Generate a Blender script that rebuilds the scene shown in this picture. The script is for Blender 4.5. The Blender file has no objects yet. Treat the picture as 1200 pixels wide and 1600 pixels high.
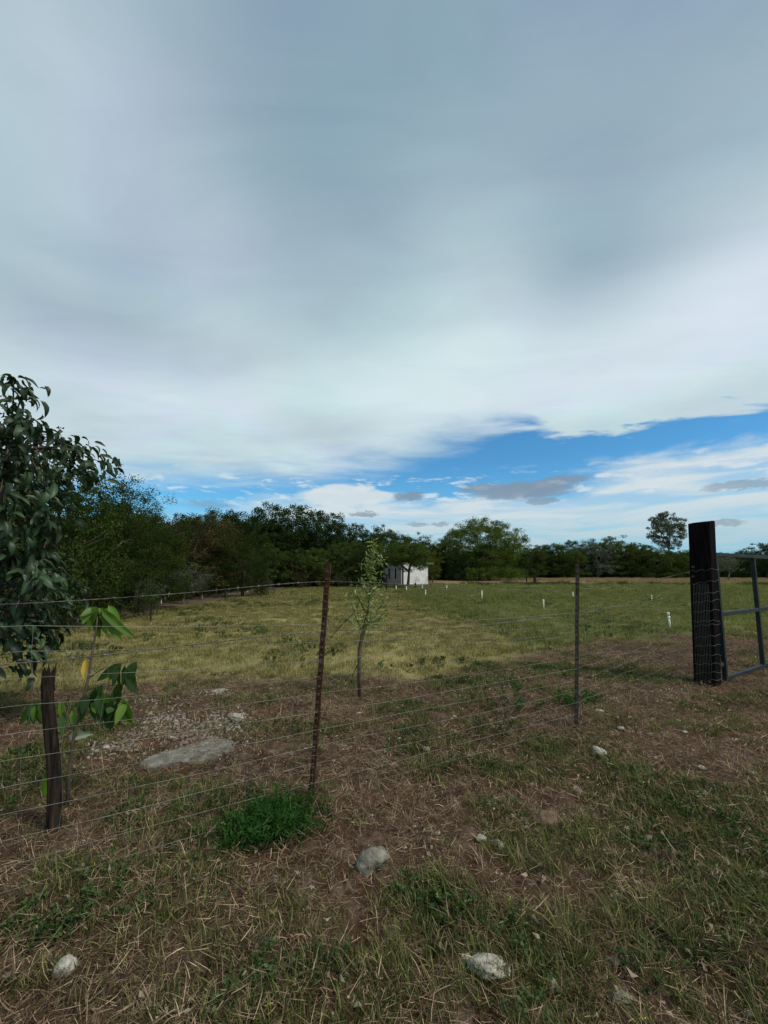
import bpy, math, random
import numpy as np
from mathutils import Vector, Matrix, noise as mnoise

rng = np.random.default_rng(7)
random.seed(7)
S = bpy.context.scene
R = math.radians

# ------------------------------------------------------------------ camera
CAMH, PITCH, F = 1.6, R(6.0), 620.0          # eye height, tilt up, focal length in photo pixels
cd = bpy.data.cameras.new("camera")
cam = bpy.data.objects.new("camera", cd); S.collection.objects.link(cam)
cam.location = (0, 0, CAMH); cam.rotation_euler = (R(90) + PITCH, 0, 0)
cd.sensor_fit = 'VERTICAL'; cd.sensor_height = 24.0
cd.lens = 24.0 * F / 1600.0
cd.shift_y = 30.0 / 1600.0
cd.clip_start = 0.05; cd.clip_end = 6000
S.camera = cam

# ------------------------------------------------------------------ light
SUN_EL, SUN_AZ = R(52), R(120)               # azimuth clockwise from +Y
sd = bpy.data.lights.new("sun", 'SUN'); sd.energy = 3.1; sd.angle = R(10); sd.color = (1.0, 0.93, 0.80)
sun = bpy.data.objects.new("sun", sd); S.collection.objects.link(sun)
sv = Vector((math.sin(SUN_AZ) * math.cos(SUN_EL), math.cos(SUN_AZ) * math.cos(SUN_EL), math.sin(SUN_EL)))
sun.rotation_euler = sv.to_track_quat('Z', 'Y').to_euler()

S.view_settings.view_transform = 'Standard'; S.view_settings.look = 'None'
S.view_settings.exposure = 0.0; S.view_settings.gamma = 1.0
S.view_settings.use_curve_mapping = False

# ------------------------------------------------------------------ node expressions
class N:
    """tiny expression helper over shader nodes"""
    def __init__(s, tree): s.t = tree
    def new(s, kind): return s.t.nodes.new(kind)
    def put(s, sock, v):
        if isinstance(v, bpy.types.NodeSocket): s.t.links.new(v, sock)
        elif isinstance(v, (int, float)): sock.default_value = v
        else:
            v = tuple(v); n = len(sock.default_value)
            sock.default_value = (v + (1.0,))[:n] if len(v) < n else v[:n]
    def m(s, op, a, b=0.0, c=0.0, clamp=False):
        n = s.new('ShaderNodeMath'); n.operation = op; n.use_clamp = clamp
        for i, v in enumerate((a, b, c)): s.put(n.inputs[i], v)
        return n.outputs[0]
    def add(s, a, b): return s.m('ADD', a, b)
    def sub(s, a, b): return s.m('SUBTRACT', a, b)
    def mul(s, a, b): return s.m('MULTIPLY', a, b)
    def div(s, a, b): return s.m('DIVIDE', a, b)
    def smooth(s, x, lo, hi, out0=0.0, out1=1.0):
        n = s.new('ShaderNodeMapRange'); n.interpolation_type = 'SMOOTHSTEP'
        s.put(n.inputs[0], x); s.put(n.inputs[1], lo); s.put(n.inputs[2], hi); s.put(n.inputs[3], out0); s.put(n.inputs[4], out1)
        return n.outputs[0]
    def mix(s, f, a, b, mode='MIX'):
        n = s.new('ShaderNodeMix'); n.data_type = 'RGBA'; n.blend_type = mode
        s.put(n.inputs[0], f); s.put(n.inputs[6], a); s.put(n.inputs[7], b)
        return n.outputs[2]
    def vec(s, x, y, z=0.0):
        n = s.new('ShaderNodeCombineXYZ')
        for i, v in enumerate((x, y, z)): s.put(n.inputs[i], v)
        return n.outputs[0]
    def noise(s, v, scale=1.0, detail=4.0, rough=0.5, dist=0.0):
        n = s.new('ShaderNodeTexNoise')
        if v is not None: s.t.links.new(v, n.inputs['Vector'])
        n.inputs['Scale'].default_value = scale; n.inputs['Detail'].default_value = detail
        n.inputs['Roughness'].default_value = rough; n.inputs['Distortion'].default_value = dist
        return n.outputs[0]
    def curve(s, x, pts, x0, x1, y0, y1):
        n = s.new('ShaderNodeFloatCurve'); c = n.mapping.curves[0]
        t = s.m('DIVIDE', s.sub(x, x0), x1 - x0, clamp=True)
        q = [((a - x0) / (x1 - x0), (b - y0) / (y1 - y0)) for a, b in pts]
        c.points[0].location = q[0]; c.points[1].location = q[-1]
        for p in q[1:-1]: c.points.new(*p)
        n.mapping.update(); s.put(n.inputs['Value'], t)
        return s.add(s.mul(n.outputs[0], y1 - y0), y0)

def lin(r, g, b):
    return tuple(((c / 255) / 12.92 if c / 255 <= .04045 else ((c / 255 + .055) / 1.055) ** 2.4) for c in (r, g, b))

# ------------------------------------------------------------------ sky (world)
W = bpy.data.worlds.new("World"); S.world = W; W.use_nodes = True
wt = W.node_tree; wt.nodes.clear(); n = N(wt)
WS = 0.1
sky = n.new('ShaderNodeTexSky'); sky.sky_type = 'NISHITA'; sky.sun_disc = False
sky.sun_elevation = SUN_EL; sky.sun_rotation = SUN_AZ; sky.altitude = 300; sky.air_density = 1.0; sky.dust_density = 0.6
tc = n.new('ShaderNodeTexCoord'); sp = n.new('ShaderNodeSeparateXYZ'); wt.links.new(tc.outputs['Generated'], sp.inputs[0])
X, Y, Z = sp.outputs
Zc = n.m('MAXIMUM', Z, 0.02)
PX = n.div(X, Zc); PY = n.div(Y, Zc)
AZ = n.mul(n.m('ARCTAN2', X, Y), 57.2958); EL = n.mul(n.m('ARCSINE', Z), 57.2958)
P = n.vec(PX, PY)
big = n.noise(P, .55, 3, .5, .6)
wsp = n.noise(n.vec(n.mul(PX, 1.0), n.mul(PY, 1.6)), 1.6, 6, .55, .4)
fine = n.noise(n.vec(n.mul(AZ, .10), n.mul(EL, .34)), 1.0, 6, .55, .3)
edge = n.curve(PX, [(-6, 4.6), (-2.1, 4.25), (-.9, 4.2), (-.27, 3.95), (.35, 3.25), (.62, 3.0), (.85, 2.85), (1.23, 2.86), (1.77, 2.66), (2.37, 2.35), (6, 1.2)], -6, 6, 0, 6)
dd = n.add(n.sub(edge, PY), n.mul(n.sub(wsp, .5), 1.7))
softr = n.smooth(PX, .4, 1.3, .62, .16)                     # the edge is ragged on the left, crisp on the right
dd = n.mul(dd, n.smooth(PX, .4, 1.3, .55, 1.0))
deck = n.smooth(n.div(dd, softr), -.6, 1.0)
# brightness of the cloud deck
tone = n.curve(EL, [(0, .74), (14, .80), (22, .86), (28, .80), (36, .50), (46, .34), (60, .28), (90, .30)], 0, 90, 0, 1)
def blob(a0, e0, wa, we, amp):
    g = n.add(n.m('POWER', n.div(n.sub(AZ, a0), wa), 2.0), n.m('POWER', n.div(n.sub(EL, e0), we), 2.0))
    return n.mul(n.m('EXPONENT', n.mul(g, -1.0)), amp)
for b in [(-42, 27, 16, 6, -.42), (-20, 33, 14, 7, -.10), (-9, 43, 19, 12, -.12), (28, 36, 12, 9, -.26), (15, 34, 13, 8, .26), (-24, 38, 9, 9, .14), (-4, 57, 32, 10, -.12), (44, 31, 12, 4, .16), (-9, 20, 9, 2.5, -.30),
          (40, 28, 14, 6, .12), (-45, 46, 16, 9, .22), (-28, 22, 16, 4, .10), (5, 26, 16, 4, .12), (36, 22.5, 18, 2.4, .12)]:
    tone = n.add(tone, blob(*b))
tone = n.add(tone, n.mul(n.sub(big, .5), .8))
tone = n.add(tone, n.mul(n.sub(n.noise(n.vec(n.add(n.mul(PX, .6), n.mul(PY, .25)), n.mul(PY, 1.2)), 2.6, 7, .58, .8), .5), .32))
tone = n.m('MINIMUM', n.m('MAXIMUM', tone, 0.0), 1.05)
k = 1.0 / WS
dcol = n.mix(tone, tuple(c * k for c in lin(130, 155, 174)), tuple(c * k for c in lin(214, 230, 235)))
# blue gap sky, deeper than the plain model gives
blue = n.mix(1.0, sky.outputs[0], (.48, 1.12, 1.42), 'MULTIPLY')
blue = n.mix(n.smooth(EL, 0, 16), n.mix(.8, blue, tuple(c * k for c in lin(122, 192, 226))), blue)
# low bank of thin white cloud near the horizon
bandc = n.curve(AZ, [(-60, 8), (-30, 8.0), (-9, 11.4), (0, 11.2), (12, 11.2), (25, 12.2), (38, 14.2), (60, 16)], -60, 60, 0, 20)
low = n.smooth(n.add(n.sub(bandc, EL), n.mul(n.sub(fine, .5), 9.0)), -.8, 2.6)
lowx = n.smooth(n.add(n.mul(blob(-5.5, 10.8, 8.5, 2.3, 1.0), 1.0), n.mul(n.sub(fine, .5), 1.8)), .35, .75)
low = n.mul(low, n.smooth(n.noise(n.vec(n.mul(AZ, .06), n.mul(EL, .5), 4.0), 1.0, 5, .55, .5), .36, .58, .42, .96))
low = n.mul(low, n.smooth(n.m('ABSOLUTE', n.add(AZ, 34)), 12, 26, .55, 1.0))
lcol = n.mix(n.smooth(EL, 2, 10), tuple(c * k for c in lin(176, 205, 214)), tuple(c * k for c in lin(212, 224, 228)))
low = n.m('MAXIMUM', low, n.mul(lowx, .92))
col = n.mix(low, blue, lcol)
# small bright puffs
pf = n.noise(n.vec(n.mul(AZ, .22), n.mul(EL, .8), 7.0), 1.0, 5, .6, .3)
pmask = n.mul(n.smooth(pf, .52, .66), n.mul(n.smooth(n.m('ABSOLUTE', n.sub(EL, 11.5)), 1.0, 3.6, 1.0, 0.0), .8))
col = n.mix(pmask, col, tuple(c * k for c in lin(216, 226, 232)))
# grey flat cumulus under the bank
warp = n.noise(n.vec(n.mul(AZ, .35), n.mul(EL, .9), 2.0), 1.0, 5, .6)
w1 = n.mul(n.sub(warp, .5), 3.0)
w2 = n.mul(n.sub(n.noise(n.vec(n.mul(AZ, .8), n.mul(EL, 1.6), 9.0), 1.0, 4, .6), .5), 1.4)
gm = None
for (a0, e0, wa, we, amp) in [(19.5, 11.2, 7.2, 1.3, 1), (14, 11.8, 3, .7, .9), (24.5, 12.2, 4, .6, .9), (3.8, 11.0, 2.3, .75, .9), (-2.6, 8.4, 2.4, .42, .9), (5, 6.9, 1.8, .3, .7), (8.2, 6.9, 1.4, .3, .7),
                         (42.5, 9.4, 3.5, .6, .7), (40.6, 5.4, 2.2, .4, .7), (-24, 9, 3, .5, .5), (60, 10, 6, 1, .6), (-70, 11, 8, 1, .6), (22, 9.6, 2.4, .5, .8)]:
    g = n.add(n.m('POWER', n.div(n.add(n.sub(AZ, a0), w1), wa), 2.0), n.m('POWER', n.div(n.add(n.sub(EL, e0), w2), we), 2.0))
    g = n.mul(n.smooth(g, .35, 1.25, 1.0, 0.0), amp)
    gm = g if gm is None else n.m('MAXIMUM', gm, g)
col = n.mix(n.mul(gm, .85), col, tuple(c * k for c in lin(132, 148, 164)))
col = n.mix(deck, col, dcol)
tint = n.noise(P, .9, 3, .5, .5)
col = n.mix(n.mul(deck, n.smooth(tint, .35, .68, 0, .55)), col, n.mix(1.0, col, (.88, 1.05, 1.01), 'MULTIPLY'))
tint2 = n.noise(P, .8, 3, .5, .8)
col = n.mix(n.mul(deck, n.smooth(n.sub(1.0, tint2), .48, .66, 0, .8)), col, n.mix(1.0, col, (1.02, .97, 1.06), 'MULTIPLY'))
bg = n.new('ShaderNodeBackground'); n.put(bg.inputs[0], col); bg.inputs[1].default_value = WS
wo = n.new('ShaderNodeOutputWorld'); wt.links.new(bg.outputs[0], wo.inputs[0])

# ------------------------------------------------------------------ placing helpers
cp, spn = math.cos(PITCH), math.sin(PITCH)
def ray(px, py):
    u = (px - 600) / F; v = (830 - py) / F
    return u, cp - v * spn, spn + v * cp
def G(px, py, z=0.0):                       # where the sight line through a photo pixel meets the ground
    x, y, zz = ray(px, py); t = (CAMH - z) / -zz
    return x * t, y * t
def D(px, py, Yd):                          # point at a given distance ahead
    x, y, z = ray(px, py); t = Yd / y
    return Vector((x * t, Yd, CAMH + z * t))

_perm = np.random.default_rng(3).random((256, 256))
def vnoise(x, y, s=1.0, seed=0):
    x = np.asarray(x, float) * s + 17.3 * seed + 1000; y = np.asarray(y, float) * s + 9.1 * seed + 1000
    xi = np.floor(x).astype(int); yi = np.floor(y).astype(int); fx = x - xi; fy = y - yi
    fx = fx * fx * (3 - 2 * fx); fy = fy * fy * (3 - 2 * fy)
    g = lambda a, b: _perm[a % 256, b % 256]
    return (g(xi, yi) * (1 - fx) + g(xi + 1, yi) * fx) * (1 - fy) + (g(xi, yi + 1) * (1 - fx) + g(xi + 1, yi + 1) * fx) * fy
def fbm(x, y, s=1.0, o=4, seed=0):
    a, t, r = 1.0, 0.0, 0.0
    for i in range(o):
        r = r + a * vnoise(x, y, s * 2.03 ** i, seed + i * 3); t += a; a *= .5
    return r / t
def sstep(x, a, b):
    t = np.clip((np.asarray(x, float) - a) / (b - a), 0, 1); return t * t * (3 - 2 * t)

# ------------------------------------------------------------------ zones of the ground
_fe = [G(-300, 1120), G(0, 1098), G(180, 1088), G(350, 1072), G(640, 1065), G(760, 1040), G(850, 1018), G(1060, 1000), G(1300, 985)]
_fex = np.array([p[0] for p in _fe]); _fey = np.array([p[1] for p in _fe])
_ge = [G(620, 924), G(645, 945), G(700, 966), G(800, 1000), G(830, 1030)]
_gey = np.array([p[1] for p in _ge])[::-1]; _gex = np.array([p[0] for p in _ge])[::-1]
def zones(x, y):
    w = (fbm(x, y, .9, 3, 5) - .5)
    fy = np.interp(x, _fex, _fey)
    field = sstep(y - fy + w * 2.2, -.5, .7)
    left = sstep(x + 9.3 + w * 1.6 - np.clip((y - 40) * .3, 0, 3), -.6, .9)     # 0 under the trees at the left
    field = field * left
    gx = np.interp(y, _gey, _gex)
    green = sstep(x - gx + w * np.clip(y * .16, .6, 3), -.8, 1.4) * field
    back = np.where(x < 7, 44, 58)
    tan = sstep(y - (50 + w * 5), -2, 3) * sstep(x, 3, 10)
    wood = 1 - left
    wood = np.maximum(wood, sstep(y - (43.5 + w * 3 + np.clip(x, -5, 0) * .5), -.5, 1.5) * sstep(-x, -9, -3))
    wood = np.maximum(wood, sstep(y, 100, 108))
    return field, green, tan, wood
def hill(x, y):
    h = 16 * sstep(y, 50, 170) * sstep(-x, -22, 60)
    h = h + 38 * np.exp(-(((x - 560) / 150) ** 2 + ((y - 740) / 110) ** 2)) + 30 * np.exp(-(((x - 120) / 300) ** 2 + ((y - 900) / 120) ** 2))
    h = h + 46 * np.exp(-(((x + 420) / 260) ** 2 + ((y - 420) / 200) ** 2))
    return h
def relief(x, y):
    x = np.asarray(x, float); y = np.asarray(y, float)
    near = np.exp(-((x / 30) ** 2 + (y / 30) ** 2))
    f, g, t, wd = zones(x, y)
    rough = near * (1 - .65 * f)
    z = (fbm(x, y, .6, 3, 1) - .5) * .16 * near * (1 - np.exp(-((x ** 2 + y ** 2) / 1.0)))
    z = z + (fbm(x, y, 4.5, 3, 2) - .5) * .075 * rough + (fbm(x, y, 17, 2, 8) - .5) * .022 * rough
    z = z + hill(x, y) + (fbm(x, y, .03, 3, 4) - .5) * .5 * (1 - near)
    return z
def zg(x, y): return float(relief(x, y))

# ------------------------------------------------------------------ mesh helpers
COL = S.collection
def tag(o, label=None, cat=None, group=None, kind=None):
    if label: o['label'] = label
    if cat: o['category'] = cat
    if group: o['group'] = group
    if kind: o['kind'] = kind
    return o
def link(name, me, parent=None, loc=None):
    o = bpy.data.objects.new(name, me); COL.objects.link(o)
    if parent is not None: o.parent = parent
    if loc is not None: o.location = loc
    return o
def empty(name, loc, rz=0.0, label=None, cat=None, group=None):
    o = link(name, None, None, loc); o.empty_display_size = .1; o.rotation_euler = (0, 0, rz)
    return tag(o, label, cat, group)
def np_mesh(name, V, Fq, mat, tone=None, smooth=False):
    """V (n,3); Fq (m,3|4) int array; tone per face"""
    V = np.ascontiguousarray(V, dtype=np.float32); Fq = np.ascontiguousarray(Fq, dtype=np.int32)
    me = bpy.data.meshes.new(name); m, kk = Fq.shape
    me.vertices.add(len(V)); me.vertices.foreach_set('co', V.ravel())
    me.loops.add(m * kk); me.loops.foreach_set('vertex_index', Fq.ravel())
    me.polygons.add(m); me.polygons.foreach_set('loop_start', np.arange(m, dtype=np.int32) * kk)
    try: me.polygons.foreach_set('loop_total', np.full(m, kk, dtype=np.int32))
    except Exception: pass
    if smooth: me.polygons.foreach_set('use_smooth', np.ones(m, dtype=bool))
    if tone is not None:
        a = me.attributes.new('tone', 'FLOAT', 'FACE'); a.data.foreach_set('value', np.ascontiguousarray(tone, dtype=np.float32))
    me.update(calc_edges=True)
    if mat: me.materials.append(mat)
    return me
class MB:
    """collects tubes, boxes and quads into one mesh"""
    def __init__(s): s.v = []; s.f = []; s.t = []
    def _add(s, V, F_, tone=.5):
        b = len(s.v); s.v += [tuple(map(float, p)) for p in V]
        for f in F_: s.f.append(tuple(i + b for i in f)); s.t.append(tone)
    def tube(s, pts, rad, sides=6, tone=.5, cap=True, jag=0.0):
        pts = [Vector(p) for p in pts]; m = len(pts)
        if not hasattr(rad, '__len__'): rad = [rad] * m
        ref = Vector((0, 0, 1)) if abs((pts[-1] - pts[0]).normalized().z) < .9 else Vector((1, 0, 0))
        V = []
        for i, p in enumerate(pts):
            d = (pts[min(i + 1, m - 1)] - pts[max(i - 1, 0)]).normalized()
            a = d.cross(ref).normalized(); b = a.cross(d)
            for q in range(sides):
                an = 2 * math.pi * q / sides; r = rad[i] * (1 + (random.uniform(-jag, jag) if jag else 0))
                V.append(p + (a * math.cos(an) + b * math.sin(an)) * r)
        Fs = [(i * sides + q, i * sides + (q + 1) % sides, (i + 1) * sides + (q + 1) % sides, (i + 1) * sides + q) for i in range(m - 1) for q in range(sides)]
        if cap: Fs += [tuple(reversed(range(sides))), tuple(range((m - 1) * sides, m * sides))]
        s._add(V, Fs, tone); return s
    def box(s, c, size, M=None, tone=.5):
        x, y, z = [k_ / 2 for k_ in size]; c = Vector(c)
        V = [Vector((i * x, j * y, l * z)) for i in (-1, 1) for j in (-1, 1) for l in (-1, 1)]
        V = [(M @ p if M is not None else p) + c for p in V]
        s._add(V, [(0, 1, 3, 2), (4, 6, 7, 5), (0, 4, 5, 1), (2, 3, 7, 6), (0, 2, 6, 4), (1, 5, 7, 3)], tone); return s
    def bar(s, a, b, w, h, up=(0, 0, 1), tone=.5):
        a, b = Vector(a), Vector(b); d = (b - a).normalized(); sd_ = d.cross(Vector(up)).normalized(); u = sd_.cross(d)
        V = [p + sd_ * (i * w / 2) + u * (j * h / 2) for p in (a, b) for i in (-1, 1) for j in (-1, 1)]
        s._add(V, [(0, 1, 3, 2), (4, 6, 7, 5), (0, 4, 5, 1), (2, 3, 7, 6), (0, 2, 6, 4), (1, 5, 7, 3)], tone); return s
    def mesh(s, name, mat, smooth=False):
        me = bpy.data.meshes.new(name); me.from_pydata(s.v, [], s.f)
        a = me.attributes.new('tone', 'FLOAT', 'FACE'); a.data.foreach_set('value', s.t)
        if smooth: me.polygons.foreach_set('use_smooth', [True] * len(me.polygons))
        me.materials.append(mat); me.update(); return me
    def build(s, name, mat, parent=None, smooth=False, loc=None): return link(name, s.mesh(name, mat, smooth), parent, loc)
def bevel(o, w, seg=1):
    m = o.modifiers.new('bevel', 'BEVEL'); m.width = w; m.segments = seg; m.limit_method = 'ANGLE'; return o

# ------------------------------------------------------------------ materials
def new_mat(name):
    m = bpy.data.materials.new(name); m.use_nodes = True; m.node_tree.nodes.clear()
    q = N(m.node_tree); out = q.new('ShaderNodeOutputMaterial'); return m, q, out
def surf_mat(name, c1, c2, scale=8, rough=.85, bump=.3, bscale=30, metal=0.0, c3=None, s3=3, stretch=(1, 1, 1), tonemix=0.0, spec=.3, bdist=.01):
    m, q, out = new_mat(name)
    tc_ = q.new('ShaderNodeTexCoord'); mp = q.new('ShaderNodeMapping'); mp.inputs['Scale'].default_value = stretch
    m.node_tree.links.new(tc_.outputs['Object'], mp.inputs[0]); v = mp.outputs[0]
    f = q.smooth(q.noise(v, scale, 5, .6), .32, .68)
    if tonemix:
        at = q.new('ShaderNodeAttribute'); at.attribute_name = 'tone'
        f = q.m('ADD', q.mul(f, 1 - tonemix), q.mul(at.outputs['Fac'], tonemix), clamp=True)
    c = q.mix(f, c1, c2)
    if c3 is not None: c = q.mix(q.smooth(q.noise(v, s3, 4, .65, .4), .52, .66), c, c3)
    oi = q.new('ShaderNodeObjectInfo')
    c = q.mix(1.0, c, q.mix(oi.outputs['Random'], (.88, .88, .88), (1.1, 1.1, 1.1)), 'MULTIPLY')
    b = q.new('ShaderNodeBsdfPrincipled'); q.put(b.inputs['Base Color'], c)
    b.inputs['Roughness'].default_value = rough; b.inputs['Metallic'].default_value = metal; b.inputs['Specular IOR Level'].default_value = spec
    if bump:
        bp = q.new('ShaderNodeBump'); bp.inputs['Strength'].default_value = bump; bp.inputs['Distance'].default_value = bdist
        q.put(bp.inputs['Height'], q.noise(v, bscale, 5, .65)); q.put(b.inputs['Normal'], bp.outputs[0])
    m.node_tree.links.new(b.outputs[0], out.inputs[0]); return m
def leaf_mat(name, dark, light, trans=.3, rough=.6, vary=.25, warm=None, gloss=.06):
    m, q, out = new_mat(name)
    at = q.new('ShaderNodeAttribute'); at.attribute_name = 'tone'; oi = q.new('ShaderNodeObjectInfo')
    c = q.mix(at.outputs['Fac'], dark, light)
    if warm is not None: c = q.mix(q.smooth(oi.outputs['Random'], .6, 1.0, 0, .6), c, warm)
    c = q.mix(1.0, c, q.mix(oi.outputs['Random'], (1 - vary,) * 3, (1 + vary,) * 3), 'MULTIPLY')
    d = q.new('ShaderNodeBsdfDiffuse'); q.put(d.inputs[0], c)
    t = q.new('ShaderNodeBsdfTranslucent'); q.put(t.inputs[0], q.mix(1.0, c, (1.1, 1.25, .6), 'MULTIPLY'))
    g = q.new('ShaderNodeBsdfGlossy'); g.inputs['Roughness'].default_value = rough; q.put(g.inputs[0], (.8, .85, .8))
    m1 = q.new('ShaderNodeMixShader'); m1.inputs[0].default_value = trans
    m.node_tree.links.new(d.outputs[0], m1.inputs[1]); m.node_tree.links.new(t.outputs[0], m1.inputs[2])
    m2 = q.new('ShaderNodeMixShader'); m2.inputs[0].default_value = gloss
    m.node_tree.links.new(m1.outputs[0], m2.inputs[1]); m.node_tree.links.new(g.outputs[0], m2.inputs[2])
    m.node_tree.links.new(m2.outputs[0], out.inputs[0]); return m

M = {}
M['bark'] = surf_mat('bark', (.05, .038, .028), (.12, .095, .07), 14, .9, .6, 40, stretch=(1, 1, .3))
M['bark_pale'] = surf_mat('bark_pale', (.07, .06, .05), (.15, .13, .11), 10, .9, .4, 30, stretch=(1, 1, .3))
M['wood_old'] = surf_mat('wood_old', (.007, .006, .006), (.042, .032, .026), 30, 1, 1.0, 60, spec=.1, c3=(.09, .05, .035), s3=9, stretch=(1, 1, .08), bdist=.02)
M['sleeper'] = surf_mat('sleeper', (.003, .003, .0035), (.010, .008, .009), 26, 1, .8, 50, stretch=(1, 1, .1), spec=.04)
M['rust'] = surf_mat('rust', (.034, .017, .010), (.085, .043, .024), 40, .95, .5, 90, c3=(.07, .06, .052), s3=9, spec=.1)
M['steel_grey'] = surf_mat('steel_grey', (.035, .034, .028), (.085, .08, .065), 30, .9, .4, 90, c3=(.06, .035, .022), s3=8, spec=.1)
M['stud'] = surf_mat('stud', (.05, .03, .024), (.1, .07, .055), 30, .7, .2, 90)
M['wire'] = surf_mat('wire', (.13, .13, .12), (.24, .23, .21), 5, .55, 0, metal=.3, spec=.5)
M['barb'] = surf_mat('barb', (.07, .06, .055), (.2, .18, .16), 4, .6, 0, metal=.4)
M['gate'] = surf_mat('gate', (.011, .018, .020), (.022, .031, .034), 5, .6, .15, 60, spec=.2)
M['pvc'] = surf_mat('pvc', (.68, .68, .62), (.8, .8, .74), 9, .5, 0)
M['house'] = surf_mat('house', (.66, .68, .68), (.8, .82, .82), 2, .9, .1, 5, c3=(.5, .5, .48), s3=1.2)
M['house_shaded_side'] = surf_mat('house_shaded_side', (.42, .42, .41), (.55, .55, .53), 2, .9, .1, 5, c3=(.3, .29, .27), s3=1.5)  # same white wall, darkened: shade of the side away from the sun is painted in
M['dark'] = surf_mat('dark', (.02, .022, .025), (.03, .032, .035), 3, .4, 0)
M['concrete'] = surf_mat('concrete', (.11, .105, .09), (.22, .21, .18), 16, .95, .9, 60, c3=(.10, .08, .06), s3=11)
M['stone_grey'] = surf_mat('stone_grey', (.13, .125, .10), (.26, .25, .21), 22, .95, .9, 60, c3=(.075, .06, .045), s3=9, spec=.1)
M['stone_white'] = surf_mat('stone_white', (.22, .21, .175), (.44, .42, .36), 30, .95, 1.0, 70, c3=(.07, .055, .035), s3=22, spec=.1)
M['stone_brown'] = surf_mat('stone_brown', (.11, .075, .05), (.17, .12, .08), 30, .95, .6, 40)
M['chips'] = surf_mat('chips', (.2, .18, .155), (.46, .44, .39), 3, .95, 0)
M['straw'] = leaf_mat('straw', (.05, .028, .017), (.50, .36, .24), .1, vary=.4, gloss=.01)
M['straw_field'] = leaf_mat('straw_field', (.12, .095, .045), (.29, .235, .11), .2, vary=.35, gloss=.01)
M['dead_leaf'] = leaf_mat('dead_leaf', (.09, .06, .04), (.32, .26, .19), .1, vary=.3, gloss=.03)
M['grass'] = leaf_mat('grass', (.025, .042, .009), (.19, .215, .06), .3, vary=.45, warm=(.18, .14, .07), gloss=.015)
M['grass_field'] = leaf_mat('grass_field', (.105, .105, .038), (.255, .235, .09), .3, vary=.35, warm=(.24, .19, .10), gloss=.01)
M['grass_lush'] = leaf_mat('grass_lush', (.105, .12, .04), (.225, .23, .085), .3, vary=.3, warm=(.21, .19, .09), gloss=.01)
M['weed'] = leaf_mat('weed', (.018, .042, .013), (.065, .105, .032), .3, vary=.4, gloss=.015)
M['vivid'] = leaf_mat('vivid', (.008, .036, .007), (.042, .115, .020), .35, vary=.15, gloss=.01)
M['crown_feather'] = leaf_mat('crown_feather', (.013, .026, .008), (.056, .078, .023), .28, vary=.2, gloss=.0)
M['crown_dark'] = leaf_mat('crown_dark', (.012, .027, .010), (.047, .074, .026), .25, vary=.2, gloss=.0)
M['crown_mid'] = leaf_mat('crown_mid', (.028, .05, .013), (.098, .132, .038), .28, vary=.25, gloss=.0)
M['crown_yellow'] = leaf_mat('crown_yellow', (.045, .06, .012), (.13, .145, .03), .3, vary=.15, gloss=.0)
M['crown_rust'] = leaf_mat('crown_rust', (.032, .030, .014), (.085, .068, .03), .2, vary=.15, gloss=.0)
M['crown_mesq'] = leaf_mat('crown_mesq', (.04, .07, .014), (.125, .17, .038), .3, vary=.1, gloss=.0)
M['crown_grey'] = leaf_mat('crown_grey', (.03, .045, .028), (.085, .11, .07), .2, vary=.2, gloss=.05)
M['sapling_leaf'] = leaf_mat('sapling_leaf', (.08, .125, .02), (.24, .31, .075), .35, vary=.1)
M['big_leaf'] = leaf_mat('big_leaf', (.012, .034, .014), (.05, .09, .038), .25, rough=.5, vary=.45, gloss=.03)
M['leaf_green'] = leaf_mat('leaf_green', (.025, .065, .014), (.05, .11, .026), .45, rough=.5, vary=.3, gloss=.02)
M['leaf_bright'] = leaf_mat('leaf_bright', (.085, .17, .02), (.15, .26, .035), .5, rough=.5, vary=.2, gloss=.02)
M['leaf_yellow'] = leaf_mat('leaf_yellow', (.62, .36, .02), (.7, .45, .04), .3, vary=.1)
M['leaf_pale'] = leaf_mat('leaf_pale', (.32, .36, .27), (.36, .4, .3), .3, vary=.1)
M['flower'] = leaf_mat('flower', (.6, .55, .03), (.7, .65, .05), .2, vary=.1)

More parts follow.
